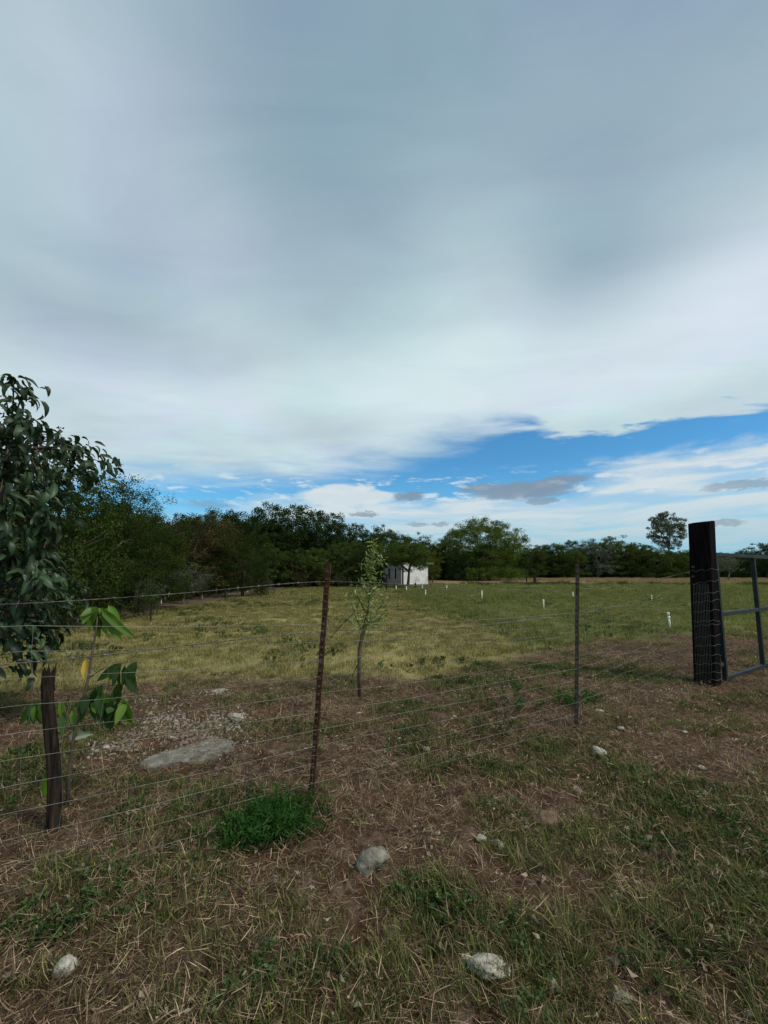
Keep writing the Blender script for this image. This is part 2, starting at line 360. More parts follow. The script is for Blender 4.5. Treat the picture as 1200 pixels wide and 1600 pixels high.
# ------------------------------------------------------------------ ground
def build_ground():
    t = np.linspace(-7.05, 7.05, 620); A = 1.6
    xs = A * np.sinh(t) + .6; t2 = np.linspace(-6.0, 7.1, 600); ys = A * np.sinh(t2) + 3.0
    Xg, Yg = np.meshgrid(xs, ys); x = Xg.ravel(); y = Yg.ravel(); z = relief(x, y)
    V = np.stack([x, y, z], 1); nx, ny = len(xs), len(ys)
    i = np.arange(nx - 1); j = np.arange(ny - 1); I, J = np.meshgrid(i, j); a = (J * nx + I).ravel()
    Fq = np.stack([a, a + 1, a + nx + 1, a + nx], 1)
    m, q, out = new_mat('earth')
    zc = q.new('ShaderNodeAttribute'); zc.attribute_name = 'zone'; sp_ = q.new('ShaderNodeSeparateColor'); m.node_tree.links.new(zc.outputs['Color'], sp_.inputs[0])
    fld, grn, tan = sp_.outputs; wd = zc.outputs['Alpha']
    zb = q.new('ShaderNodeAttribute'); zb.attribute_name = 'bare'
    tco = q.new('ShaderNodeTexCoord'); v = tco.outputs['Object']
    n1 = q.noise(v, 1.3, 6, .6); n2 = q.noise(v, 9, 6, .65); n3 = q.noise(v, 55, 4, .7); n4 = q.noise(v, .22, 4, .6)
    soil = q.mix(q.smooth(n1, .38, .62), (.045, .022, .013), (.07, .038, .024))
    soil = q.mix(q.smooth(n2, .42, .66), soil, (.125, .09, .064))
    soil = q.mix(q.smooth(n3, .55, .75, 0, .7), soil, (.03, .022, .017))
    f1 = q.mix(q.smooth(n2, .35, .65), (.16, .145, .055), (.24, .21, .085))
    f1 = q.mix(q.smooth(n4, .4, .62, 0, .6), f1, (.29, .235, .095))
    f2 = q.mix(q.smooth(n1, .35, .65), (.12, .13, .045), (.165, .165, .06))
    f2 = q.mix(q.smooth(n4, .45, .65, 0, .5), f2, (.09, .115, .04))
    f = q.mix(grn, f1, f2); f = q.mix(q.smooth(n3, .5, .75, 0, .5), f, (.07, .075, .03))
    tn = q.mix(q.smooth(n1, .4, .6), (.30, .21, .12), (.22, .185, .10))
    c = q.mix(fld, soil, f); c = q.mix(tan, c, tn)
    c = q.mix(zb.outputs['Fac'], c, q.mix(q.smooth(n2, .35, .65), (.17, .10, .065), (.23, .155, .10)))
    c = q.mix(wd, c, q.mix(q.smooth(n1, .4, .6), (.12, .085, .065), (.075, .06, .04)))
    # far slopes are wooded: low scrub colour
    far = q.new('ShaderNodeAttribute'); far.attribute_name = 'far'
    c = q.mix(far.outputs['Fac'], c, q.mix(q.smooth(q.noise(v, .12, 6, .7), .4, .6), (.022, .036, .02), (.05, .07, .035)))
    b = q.new('ShaderNodeBsdfPrincipled'); q.put(b.inputs['Base Color'], c); b.inputs['Roughness'].default_value = .95; b.inputs['Specular IOR Level'].default_value = .1
    bp = q.new('ShaderNodeBump'); bp.inputs['Strength'].default_value = .7; bp.inputs['Distance'].default_value = .03
    q.put(bp.inputs['Height'], q.add(q.mul(n2, .6), q.mul(n3, .4))); q.put(b.inputs['Normal'], bp.outputs[0])
    m.node_tree.links.new(b.outputs[0], out.inputs[0])
    me = np_mesh('ground', V, Fq, m, smooth=True)
    fl, gr, tn_, wd_ = zones(x, y)
    ca = me.attributes.new('zone', 'FLOAT_COLOR', 'POINT'); ca.data.foreach_set('color', np.stack([fl, gr, tn_, wd_], 1).astype(np.float32).ravel())
    wv = fbm(x, y, .25, 3, 77) - .5
    bare = np.maximum(sstep(wv * .8 + 1 - np.hypot((x - 16) / 16, (y - 62) / 13), 0, .25), sstep(wv + 1 - np.hypot((x - 1) / 7, (y - 43) / 2.2), 0, .3))
    ba = me.attributes.new('bare', 'FLOAT', 'POINT'); ba.data.foreach_set('value', bare.astype(np.float32))
    fa = me.attributes.new('far', 'FLOAT', 'POINT')
    fa.data.foreach_set('value', np.maximum(sstep(y, 116, 126), sstep(y, 47, 56) * sstep(-x, 4, 12)).astype(np.float32))
    tag(link('ground', me), kind='structure')
build_ground()

# ------------------------------------------------------------------ plant geometry
def unit(v): return v / np.maximum(np.linalg.norm(v, axis=-1, keepdims=True), 1e-9)
def diamonds(c, d, s, ln, wd, tone, bend=0.25):
    """rhombic leaves: c base point, d direction, s side (n,3)"""
    d = unit(d); s = unit(s - d * np.sum(s * d, 1, keepdims=True)); nrm = np.cross(d, s)
    ln = ln[:, None]; wd = wd[:, None]
    mid = c + d * ln * .5; lift = nrm * ln * bend * .4
    V = np.stack([c, mid - s * wd * .5 + lift, c + d * ln - lift * .5, mid + s * wd * .5 + lift], 1)
    m = len(c); return V.reshape(-1, 3), np.arange(m * 4).reshape(m, 4), tone
def ribbons(paths, w, side, tone):
    """paths (n,s,3), w (n,s), side (n,3) -> quads"""
    n_, s_, _ = paths.shape; side = unit(side)[:, None, :]
    L = paths - side * w[..., None] / 2; Rr = paths + side * w[..., None] / 2
    V = np.stack([L, Rr], 2).reshape(-1, 3)
    base = (np.arange(n_) * s_ * 2)[:, None] + (np.arange(s_ - 1) * 2)[None, :]
    base = base.ravel(); Fq = np.stack([base, base + 1, base + 3, base + 2], 1)
    return V, Fq, np.repeat(tone, s_ - 1)
def rdir(k_, up=0.0, sp_=1.0):
    v = rng.normal(size=(k_, 3)); v[:, 2] = v[:, 2] * sp_ + up; return unit(v)
def cat(parts):
    Vs, Fs, Ts = [], [], []; b = 0
    for V, F_, t in parts: Vs.append(V); Fs.append(F_ + b); Ts.append(t); b += len(V)
    return np.concatenate(Vs), np.concatenate(Fs), np.concatenate(Ts)

def grass_clump(name, mat, nb, rad, h0, h1, wid, lean, curl=.6, flat=False):
    a = rng.uniform(0, 2 * np.pi, nb); r = rad * np.sqrt(rng.random(nb)); c = np.stack([r * np.cos(a), r * np.sin(a), np.zeros(nb)], 1)
    ln = rng.uniform(h0, h1, nb); az = rng.uniform(0, 2 * np.pi, nb)
    if not flat:
        az = np.where(rng.random(nb) < .6, a, az); tilt = np.abs(rng.normal(0, lean, nb))
    else: tilt = rng.uniform(1.25, 1.52, nb)
    s_ = 4; t = np.linspace(0, 1, s_)
    hd = np.stack([np.cos(az), np.sin(az), np.zeros(nb)], 1)
    ang = tilt[:, None] + curl * rng.random((nb, 1)) * t[None, :] * (1 if not flat else rng.uniform(-.5, .5, (nb, 1)))
    st = ln[:, None] / (s_ - 1)
    dx = np.sin(ang) * st; dz = np.cos(ang) * st
    hx = np.concatenate([np.zeros((nb, 1)), np.cumsum(dx[:, :-1], 1)], 1); hz = np.concatenate([np.zeros((nb, 1)), np.cumsum(dz[:, :-1], 1)], 1)
    p = c[:, None, :] + hd[:, None, :] * hx[..., None]; p[..., 2] += hz
    if flat:
        p[..., 2] = np.abs(p[..., 2]) + rng.uniform(.002, .03, (nb, 1))
        sd_ = np.stack([-hd[:, 1], hd[:, 0], np.zeros(nb)], 1); p += sd_[:, None, :] * (rng.normal(0, .12, (nb, 1, 1)) * ln[:, None, None] * (t[None, :, None] ** 2))
    w = wid * rng.uniform(.6, 1.2, (nb, 1)) * np.array([.8, 1, .75, .12])[None, :]
    side = np.stack([-hd[:, 1], hd[:, 0], rng.normal(0, .3, nb)], 1)
    V, Fq, T = ribbons(p, w, side, rng.random(nb) ** (3.0 if flat else 1.6))
    return np_mesh(name, V, Fq, mat, T)
def leafy_clump(name, mat, stems, rad, h, leaf, per, wide=.55):
    parts = []
    for i in range(stems):
        a = rng.uniform(0, 2 * np.pi); r = rad * math.sqrt(rng.random()); b = np.array([r * math.cos(a), r * math.sin(a), 0])
        d = unit(np.array([math.cos(a) * r / rad * .9, math.sin(a) * r / rad * .9, 1.0]) + rng.normal(0, .25, 3)); L = h * rng.uniform(.5, 1.1)
        t = rng.random(per) ** .7; c = b + d * (t * L)[:, None]
        dr = rdir(per, .25, .5); parts.append(diamonds(c, dr, rdir(per, 0, .3), leaf * rng.uniform(.6, 1.2, per), leaf * wide * rng.uniform(.7, 1.1, per), np.clip(.2 + .6 * t + rng.normal(0, .2, per), 0, 1)))
        pth = (b + d * (np.linspace(0, 1, 4) * L)[:, None])[None]; w = np.array([[.003, .003, .002, .001]]) * (1 + h)
        parts.append(ribbons(pth, w, rng.normal(size=(1, 3)), np.array([.2])))
    V, Fq, T = cat(parts); return np_mesh(name, V, Fq, mat, T)

def scatter(name, meshes, pts, rot, scl, label, cat_, kind='stuff'):
    col = bpy.data.collections.new(name + '_kinds')
    for i, me in enumerate(meshes): col.objects.link(bpy.data.objects.new('%s_%02d' % (name, i), me))
    m = len(pts); me = bpy.data.meshes.new(name); me.vertices.add(m); me.vertices.foreach_set('co', np.ascontiguousarray(pts, dtype=np.float32).ravel())
    for nm, ty, arr, key in (('rot', 'FLOAT_VECTOR', rot, 'vector'), ('scl', 'FLOAT', scl, 'value'), ('idx', 'INT', rng.integers(0, len(meshes), m), 'value')):
        a = me.attributes.new(nm, ty, 'POINT'); a.data.foreach_set(key, np.ascontiguousarray(arr, dtype=np.int32 if ty == 'INT' else np.float32).ravel())
    o = link(name, me)
    ng = bpy.data.node_groups.new(name, 'GeometryNodeTree')
    ng.interface.new_socket('Geometry', in_out='INPUT', socket_type='NodeSocketGeometry'); ng.interface.new_socket('Geometry', in_out='OUTPUT', socket_type='NodeSocketGeometry')
    gi = ng.nodes.new('NodeGroupInput'); go = ng.nodes.new('NodeGroupOutput'); ip = ng.nodes.new('GeometryNodeInstanceOnPoints'); ci = ng.nodes.new('GeometryNodeCollectionInfo')
    ci.inputs['Collection'].default_value = col; ci.inputs['Separate Children'].default_value = True; ci.inputs['Reset Children'].default_value = True
    def attr(nm, ty):
        a = ng.nodes.new('GeometryNodeInputNamedAttribute'); a.data_type = ty; a.inputs['Name'].default_value = nm; return a.outputs['Attribute']
    L = ng.links.new; L(gi.outputs[0], ip.inputs['Points']); L(ci.outputs[0], ip.inputs['Instance']); ip.inputs['Pick Instance'].default_value = True
    L(attr('idx', 'INT'), ip.inputs['Instance Index']); e2r = ng.nodes.new('FunctionNodeEulerToRotation'); L(attr('rot', 'FLOAT_VECTOR'), e2r.inputs[0]); L(e2r.outputs[0], ip.inputs['Rotation'])
    L(attr('scl', 'FLOAT'), ip.inputs['Scale']); L(ip.outputs[0], go.inputs[0])
    o.modifiers.new('scatter', 'NODES').node_group = ng
    return tag(o, label, cat_, None, kind)
def spread(count, y0, y1, margin=1.12, pw=1.0):
    """random ground points inside the widening wedge of land in front of the camera"""
    y = y0 + (y1 - y0) * rng.random(count) ** pw
    x = rng.uniform(-1, 1, count) * (y * margin + 1.2); return x, y
def put(x, y, dz=0.0): return np.stack([x, y, relief(x, y) + dz], 1)
def rz_rot(m, tilt=.15): return np.stack([rng.normal(0, tilt, m), rng.normal(0, tilt, m), rng.uniform(0, 6.283, m)], 1)

# ------------------------------------------------------------------ trees
def tree_meshes(nm, crown_mat, bark_mat, H, Wd, trunk_h, clusters, per, leaf, spreadr, shape='round', limbs=5, droop=.0, hole=.0, trunks=1, aspect=.5, tr=.03, lowlobes=True):
    """returns (trunk mesh, crown mesh) of a tree standing on the origin, H high and Wd wide"""
    cz = (trunk_h + H) / 2; rzz = (H - trunk_h) / 2; rx = Wd / 2
    # lobes give the uneven outline
    nl = 9; lobes = []
    for i in range(nl):
        a = 2 * math.pi * i / nl + rng.uniform(-.4, .4); e = rng.uniform(-.5, .95); rr = rng.uniform(.35, .62) * math.sqrt(max(.1, 1 - e * e * .7))
        lobes.append((np.array([math.cos(a) * rr * rx, math.sin(a) * rr * rx, cz + e * rzz * .62]), rng.uniform(.38, .55)))
    lobes.append((np.array([0, 0, cz]), .72))
    if shape == 'bush':
        for i in range(6):
            a = 2 * math.pi * i / 6 + rng.uniform(-.4, .4); lobes.append((np.array([math.cos(a) * .5 * rx, math.sin(a) * .5 * rx, H * rng.uniform(.16, .3)]), rng.uniform(.34, .5)))
    if nm in ('mesquite', 'eucalyptus'):
        lobes = [(np.array([0, 0, cz]), 1.0)] * 9 + [(l[0], l[1] * .8) for l in lobes[:4]]
    cc = []
    while len(cc) < clusters:
        lc, lr = lobes[rng.integers(len(lobes))]
        d = rdir(1)[0]; q = lc + d * np.array([rx, rx, rzz]) * lr * rng.uniform(.62, 1.0)
        hz = (q[2] - trunk_h) / (H - trunk_h)
        if shape == 'umbrella':
            if hz < .08 + .12 * rng.random(): continue
        if shape == 'bush': q[2] = max(q[2], .12 * H * rng.random())
        if q[2] < (0.1 if shape == 'bush' else trunk_h * .8): continue
        if shape == 'mesq':                                     # skirts hang low at the rim
            r_ = math.hypot(q[0], q[1]) / rx
            if r_ > .55 and rng.random() < .35: q[2] = trunk_h * rng.uniform(.3, 1.2) + .2
            if hz > .8 and r_ > .6: continue
        cc.append(q)
    cc = np.array(cc)
    rad = np.repeat(spreadr * rng.uniform(.55, 1.3, clusters), per)
    ci = np.repeat(np.arange(clusters), per); m = len(ci)
    off = rdir(m) * (rng.random((m, 1)) ** .45) * np.array([1, 1, .7]) * rad[:, None]
    c = cc[ci] + off; c[:, 2] = np.maximum(c[:, 2], .03)
    if hole: keep = fbm(c[:, 0] + 30, c[:, 2] + c[:, 1] * .3, 2.2 / spreadr * .3, 2, 5) > hole; c = c[keep]; ci = ci[keep]; m = len(c)
    outward = unit(c - np.array([0, 0, cz])); d = unit(outward * .5 + rng.normal(size=(m, 3)) * .8 + np.array([0, 0, -droop]))
    ctone = rng.random(clusters)
    tone = np.clip(ctone[ci] * .55 + rng.random(m) * .45, 0, 1)
    V, Fq, T = diamonds(c, d, rng.normal(size=(m, 3)), leaf * rng.uniform(.6, 1.35, m), leaf * aspect * rng.uniform(.6, 1.25, m), tone)
    crown = np_mesh(nm + '_crown', V, Fq, crown_mat, T)
    mb = MB(); order = rng.permutation(clusters)[:max(limbs * 4, min(clusters, 46))]
    for tki in range(trunks):
        ox = (tki - (trunks - 1) / 2) * Wd * .11
        top = Vector((ox * 2.2 + rng.normal(0, .04) * Wd, rng.normal(0, .04) * Wd, trunk_h + (H - trunk_h) * .2)); r0 = H * tr
        tp = [Vector((ox, 0, -.1)), Vector((ox * 1.1 + rng.normal(0, .01) * H, rng.normal(0, .01) * H, trunk_h * .5)), top]
        mb.tube(tp, [r0 * 1.25, r0, r0 * .7], 8, jag=.08)
        ends = []
        for l in range(limbs):
            tgt = Vector(cc[order[l]]) * .72 + Vector((0, 0, cz)) * .28; tgt.z = max(tgt.z, trunk_h * 1.05)
            st = tp[1].lerp(top, rng.uniform(.5, 1.0)); mid = st.lerp(tgt, .5) + Vector((rng.normal(0, .03) * H, rng.normal(0, .03) * H, .03 * H))
            mb.tube([st, mid, tgt], [r0 * .55, r0 * .38, r0 * .22], 6, jag=.06); ends += [mid, tgt]
        for ck in order[tki::trunks]:
            tgt = Vector(cc[ck]); st = min(ends, key=lambda e: (e - tgt).length); mid = st.lerp(tgt, .5) + Vector((0, 0, -.02 * H + rng.normal(0, .02) * H))
            mb.tube([st, mid, tgt], [r0 * .16, r0 * .1, r0 * .03], 4)
    return mb.mesh(nm + '_trunk', bark_mat, True), crown

TK = {}
TK['feathery'] = [tree_meshes('feathery', M['crown_feather'], M['bark'], 5.5, 5.4, .7, 330, 115, .085, .36, 'bush', 5, .1, 0, 1, .4, .02) for _ in range(2)]
TK['dark'] = [tree_meshes('dark', M['crown_dark'], M['bark'], 8.5, 8.0, .9, 290, 75, .16, .52, 'bush', 5, .1, 0, 1, .6, .02) for _ in range(3)]
TK['mid'] = [tree_meshes('mid', M['crown_mid'], M['bark'], 7, 7.0, .7, 270, 72, .15, .45, 'bush', 5, .1, 0, 1, .55, .02) for _ in range(3)]
TK['yellow'] = [tree_meshes('yellow', M['crown_yellow'], M['bark'], 4, 3.6, .6, 110, 90, .10, .32, 'bush', 4, .1, 0, 1, .5, .02)]
TK['rust'] = [tree_meshes('rust', M['crown_rust'], M['bark'], 5.5, 4.5, .8, 150, 90, .12, .38, 'bush', 5, .1, 0, 1, .5, .02)]
TK['open'] = [tree_meshes('open', M['crown_grey'], M['bark_pale'], 3, 2.6, .5, 50, 46, .09, .35, 'round', 5, .0, 0, 1, .45, .02) for _ in range(2)]
TK['grey'] = [tree_meshes('grey', M['crown_grey'], M['bark_pale'], 8.5, 7, 1.5, 170, 80, .17, .5, 'bush', 6, .1, .25, 1, .5, .02)]
TK['mesquite'] = [tree_meshes('mesquite', M['crown_mesq'], M['bark'], 11.5, 15.5, 1.7, 900, 80, .25, .85, 'mesq', 6, .35, 0, 2, .45, .03)]
TK['umbrella'] = [tree_meshes('umbrella', M['crown_mid'], M['bark'], 5.2, 7.0, 1.3, 220, 110, .13, .42, 'umbrella', 6, .1, 0, 1, .5, .028)]
TK['eucalyptus'] = [tree_meshes('eucalyptus', M['crown_grey'], M['bark_pale'], 17, 8.8, 7.2, 160, 80, .32, .72, 'round', 7, .3, 0, 1, .5, .014)]

_protos = {}
def plant_tree(kind, x, y, sc=1.0, sz=None, rz=None, label='', group=None, name=None, cat_='tree', var=None):
    lst = TK[kind]; tk, cr = lst[(var if var is not None else int(rng.integers(len(lst)))) % len(lst)]
    o = empty(name or (kind if False else {'feathery': 'leafy_tree', 'dark': 'broadleaf_tree', 'mid': 'broadleaf_tree', 'yellow': 'shrub', 'rust': 'broadleaf_tree', 'open': 'young_tree',
               'grey': 'pale_tree', 'mesquite': 'mesquite_tree', 'umbrella': 'umbrella_tree', 'eucalyptus': 'eucalyptus_tree'}[kind]),
              (x, y, zg(x, y) - .03), rng.uniform(0, 6.28) if rz is None else rz, label, cat_, group)
    o.scale = (sc, sc, sz or sc)
    link('trunk', tk, o); link('crown', cr, o); return o

# the row along the left edge of the field (distance ahead, offset, kind, scale, height scale, wording)
ORD = ['first', 'second', 'third', 'fourth', 'fifth', 'sixth', 'seventh', 'eighth', 'ninth', 'tenth', 'eleventh', 'twelfth', 'thirteenth', 'fourteenth', 'fifteenth', 'sixteenth', 'seventeenth', 'eighteenth', 'nineteenth', 'twentieth']
def at_px(px, Yd): return (px - 600) / F * Yd / 1.0
LR = [  # px of trunk, distance, top pixel, kind, width factor, label
    (150, 13.5, 738, 'feathery', 1.0, 'feathery dark green tree spreading beside the large-leaved shrub'),
    (60, 11.0, 700, 'mid', .8, 'dark tree filling in behind the large-leaved shrub at the left edge'),
    (215, 17.0, 775, 'feathery', 1.0, 'bushy green tree with a low skirt left of the yellowish shrub'),
    (262, 21.0, 842, 'yellow', 1.25, 'yellowish green shrub glowing against the dark wood'),
    (300, 24.0, 800, 'rust', 1.1, 'brownish reddish tree between the yellowish shrub and the round green tree'),
    (382, 26.0, 826, 'feathery', 1.0, 'round mid green tree standing forward of the dark wood at left centre'),
    (345, 31.0, 806, 'rust', 1.1, 'tall rusty tinted tree behind the round mid green tree'),
    (170, 23.0, 752, 'dark', .9, 'dark tree whose twigs stick up above the left end of the wood'),
    (238, 28.0, 790, 'dark', .95, 'dark broadleaf tree on the skyline above the yellowish shrub'),
    (300, 36.0, 797, 'dark', .9, 'dark tree on the skyline just left of the highest crowns'),
]
for px, Yd, top, kd, wf, lb in LR:
    H0 = {'feathery': 5.5, 'mid': 7, 'yellow': 4, 'rust': 5.5, 'dark': 8.5}[kd]
    Hn = D(px, top, Yd).z; s_ = Hn / H0
    plant_tree(kd, at_px(px, Yd), Yd, max(s_ * wf, .3), s_, label=lb, group='trees along the left edge of the field')
BR = [  # back row and skyline of the wood, behind the field
    (365, 43, 784, 'dark'), (400, 44, 780, 'dark'), (440, 46, 783, 'dark'), (475, 45, 790, 'dark'), (505, 47, 796, 'dark'), (535, 47, 812, 'dark'), (335, 42, 800, 'mid'),
    (420, 41, 845, 'mid'), (460, 41, 855, 'mid'), (500, 42, 850, 'mid'), (540, 43, 842, 'mid'), (565, 50, 814, 'dark'), (592, 54, 820, 'mid'), (616, 60, 827, 'dark'),
    (642, 66, 829, 'mid'), (668, 72, 834, 'dark'), (694, 78, 837, 'mid'), (580, 42.5, 846, 'dark'), (675, 58, 858, 'yellow')]
BRL = ['tallest dark tree at the left end of the ragged skyline', 'dark crown right of the tallest one, rising above the wood', 'broad dark tree at the middle of the wood behind the field',
       'dark tree above and left of the rusty steel post', 'dark tree rising right behind the rusty steel post', 'dark tree on the falling skyline right of the rusty post', 'mid green tree left of the tallest dark tree',
       'lower green tree at the field edge under the tallest crowns', 'lower green tree at the field edge left of the rusty post', 'lower green tree directly behind the rusty steel post',
       'lower green tree between the rusty post and the young stick-like sapling', 'dark tree behind the top of the young sapling', 'green tree just left of the white house roof line', 'dark tree rising behind the left wall of the white house',
       'green tree on the skyline over the white house', 'dark tree on the skyline above the right end of the house', 'green tree between the white house and the big spreading tree', 'shaded tree against the left wall of the white house', 'yellowish shrub right beside the white house']
for (px, Yd, top, kd), lb in zip(BR, BRL):
    H0 = {'dark': 8.5, 'mid': 7, 'yellow': 4}[kd]; x_ = at_px(px, Yd); Hn = D(px, top, Yd).z - zg(x_, Yd); s_ = Hn / H0
    plant_tree(kd, x_, Yd, max(s_ * 1.0, .5), s_, label=lb, group='trees behind the field')
# small young trees and shrubs on the bare strip
for px, Yd, top, kd, lb in [(290, 20, 880, 'open', 'thin pale young tree on the bare strip under the yellowish shrub'), (240, 16, 903, 'open', 'low pale bush on the bare strip near the dark stakes'),
                        (315, 24, 888, 'open', 'small pale young tree left of the round mid green tree'), (470, 39, 893, 'rust', 'small reddish shrub at the far field edge left of the rusty post'),
                        (530, 42, 893, 'open', 'low pale shrub at the far field edge right of the rusty post'), (420, 34, 905, 'open', 'low scrubby bush where the bare strip meets the far edge')]:
    H0 = {'open': 3.0, 'rust': 5.5}[kd]; s_ = D(px, top, Yd).z / H0
    plant_tree(kd, at_px(px, Yd), Yd, s_ * 1.1, s_, label=lb, group='young trees on the bare strip', name='young_tree')
# big spreading tree, umbrella tree, eucalyptus
plant_tree('mesquite', at_px(756, 72), 72, 1.0, D(757, 812, 72).z / 11.5, rz=.3, label='big round spreading tree with two trunks right of the white house', cat_='tree')
plant_tree('umbrella', at_px(636, 40), 40, 1.0, D(636, 846, 40).z / 5.2, rz=2.0, label='small umbrella-shaped tree with a forking dark trunk before the white house')
plant_tree('eucalyptus', at_px(1045, 100), 100, 1.0, D(1039, 800, 100).z / 17, rz=1.0, label='tall airy tree standing high above the far tree line, left of the black gate post')
TR = [(822, 92, 852, 'mid'), (850, 100, 848, 'dark'), (880, 98, 848, 'mid'), (905, 104, 846, 'dark'), (932, 99, 842, 'grey'), (955, 103, 840, 'mid'), (980, 99, 848, 'mid'), (1003, 104, 852, 'dark'),
      (1020, 95, 856, 'mid'), (1050, 96, 858, 'mid'), (1072, 100, 862, 'dark'), (1100, 99, 858, 'mid'), (1135, 70, 866, 'open'), (1165, 98, 860, 'grey'), (1195, 90, 848, 'dark'), (1230, 92, 850, 'dark'), (800, 104, 850, 'dark'), (1150, 96, 866, 'mid')]
order_r = sorted(range(len(TR)), key=lambda i: TR[i][0])
for rk, i in enumerate(order_r):
    px, Yd, top, kd = TR[i]; H0 = {'dark': 8.5, 'mid': 7, 'grey': 8.5, 'open': 3.0}[kd]; s_ = D(px, top, Yd).z / H0
    look = {'dark': 'dark dense tree', 'mid': 'mid green bushy tree', 'grey': 'pale grey-green airy tree', 'open': 'sparse twiggy tree'}[kd]
    plant_tree(kd, at_px(px, Yd), Yd, s_ * 1.35, s_ * 1.05, label='%s in the far tree line, %s from the big spreading tree' % (look, ORD[rk]), group='trees in the far tree line')

# the mass of wood behind, on the hillside and beyond the far tree line
def woodland(name, pts, scl, label):
    ms = [TK['dark'][i][1] for i in range(3)] + [TK['mid'][i][1] for i in range(3)] + [TK['grey'][0][1]]
    x, y = pts[:, 0], pts[:, 1]
    scatter(name, ms, np.stack([x, y, relief(x, y) - .5], 1), np.stack([np.zeros(len(x)), np.zeros(len(x)), rng.uniform(0, 6.28, len(x))], 1), scl, label, 'woodland')
w_ = []
for k_ in range(3000):
    x_ = rng.uniform(-150, 14); y_ = rng.uniform(9, 190)
    if x_ > -15 and y_ < 54: continue
    if y_ < 50 and x_ > -16 - rng.random() * 2: continue
    if x_ > -2 and y_ < 66: continue
    if abs(x_) > y_ * 1.25 + 14: continue
    w_.append((x_, y_))
w_ = np.array(w_)[:900]
yy_ = w_[:, 1]; cap = np.where(yy_ < 50, np.clip((yy_ * 0.15 + 1.6) / 9.0, .35, .9), rng.uniform(.55, .85, len(w_)))
woodland('woodland', w_, cap * rng.uniform(.85, 1.05, len(w_)), 'dark wood covering the ground and hillside left and behind the field')
w2_ = np.stack([rng.uniform(14, 190, 800), rng.uniform(106, 165, 800)], 1); w2_ = w2_[(w2_[:, 0] < w2_[:, 1] * 1.2)]
woodland('far_woodland', w2_, rng.uniform(.8, 1.02, len(w2_)), 'dense wood beyond the far tree line at the right')
# ------------------------------------------------------------------ white house
def house():
    cx, cy = G(629, 917.5)                      # the corner that faces the camera
    s_ = cy / F
    e = empty('house', (cx, cy, zg(cx, cy) - .05), 0, 'small white flat-roofed house behind the umbrella-shaped tree', 'house')
    H = 2.5; dr = Vector((.96, .28, 0)); dl = Vector((-.72, .69, 0)); Lr = 39 * s_ / .96; Ll = 4.2; T = .18
    def wall(a, d, L, openings, mat):
        nrm = Vector((d.y, -d.x, 0)); mb = MB(); xs = [0.0] + [v for o_ in openings for v in o_[:2]] + [L]
        def seg(x0, x1, z0, z1):
            if x1 - x0 < .01 or z1 - z0 < .01: return
            c = a + d * ((x0 + x1) / 2) + Vector((0, 0, (z0 + z1) / 2)); ang = math.atan2(d.y, d.x)
            mb.box(c, (x1 - x0, T, z1 - z0), Matrix.Rotation(ang, 3, 'Z'))
        p = 0.0
        for (x0, x1, z0, z1) in openings: seg(p, x0, 0, H); seg(x0, x1, 0, z0); seg(x0, x1, z1, H); p = x1
        seg(p, L, 0, H); w = mb.build('wall', mat, e)
        for (x0, x1, z0, z1) in openings:
            c = a + d * ((x0 + x1) / 2) + Vector((0, 0, (z0 + z1) / 2)); ang = math.atan2(d.y, d.x); m3 = Matrix.Rotation(ang, 3, 'Z')
            win = MB(); 
            for sx in (-1, 1): win.box(c + d * sx * ((x1 - x0) / 2 - .03), (.05, .1, z1 - z0 - .02), m3)
            for sz in (-1, 1): win.box(c + Vector((0, 0, sz * ((z1 - z0) / 2 - .035))), (x1 - x0 - .12, .098, .05), m3)
            wo_ = win.build('window', M['house'], e); MB().box(c, (x1 - x0 - .1, .02, z1 - z0 - .1), m3).build('pane', M['dark'], wo_)
    zero = Vector((0, 0, 0))
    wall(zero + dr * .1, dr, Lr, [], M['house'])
    wall(zero + dl * .1, dl, Ll, [(.75, 1.15, .75, 2.1), (1.75, 2.15, .75, 2.1), (2.9, 3.3, .75, 2.1)], M['house_shaded_side'])
    wall(dr * Lr + dl * .1, dl, Ll, [], M['house_shaded_side']); wall(dl * Ll + dr * .1, dr, Lr, [], M['house'])
    mb = MB(); c = dr * (Lr / 2 + .18) + dl * (Ll / 2); ang = math.atan2(dr.y, dr.x)
    V = [zero + dr * -.15 + dl * -.15, dr * (Lr + .75) + dl * -.15, dr * (Lr + .75) + dl * (Ll + .2), dr * -.15 + dl * (Ll + .2)]
    VV = [v + Vector((0, 0, H + .003)) for v in V] + [v + Vector((0, 0, H + .17)) for v in V]
    mb._add(VV, [(3, 2, 1, 0), (4, 5, 6, 7), (0, 1, 5, 4), (1, 2, 6, 5), (2, 3, 7, 6), (3, 0, 4, 7)]); mb.build('roof', M['concrete'], e)
    MB().box(dr * (Lr * .5) + Vector((.06, -.32, .12)), (Lr * .98, .3, .24), Matrix.Rotation(ang, 3, 'Z')).build('plinth', M['concrete'], e)
house()

# ------------------------------------------------------------------ fence
colpx = [  # bottom pixel, (top line pixel y, spacing of line wires) at each station of the fence
    ('L', 0, 1437, 976, 42.0), ('A', 490, 1262, 976, 27.3), ('B', 903, 1150, 958, 17.5), ('C', 1086, 1068, 912, 14.0)]
ST = []
for nm_, px, pb, pt, dv in colpx:
    x_, y_ = G(px, pb); ST.append((Vector((x_, y_, 0)), px, pt, dv))
def hz(i, py):                               # height of a photo row on the fence plane at a station
    p, px, _, _ = ST[i]; return D(px, py, p.y).z
def station_h(i, k_): p, px, pt, dv = ST[i]; return hz(i, pt + dv * k_)
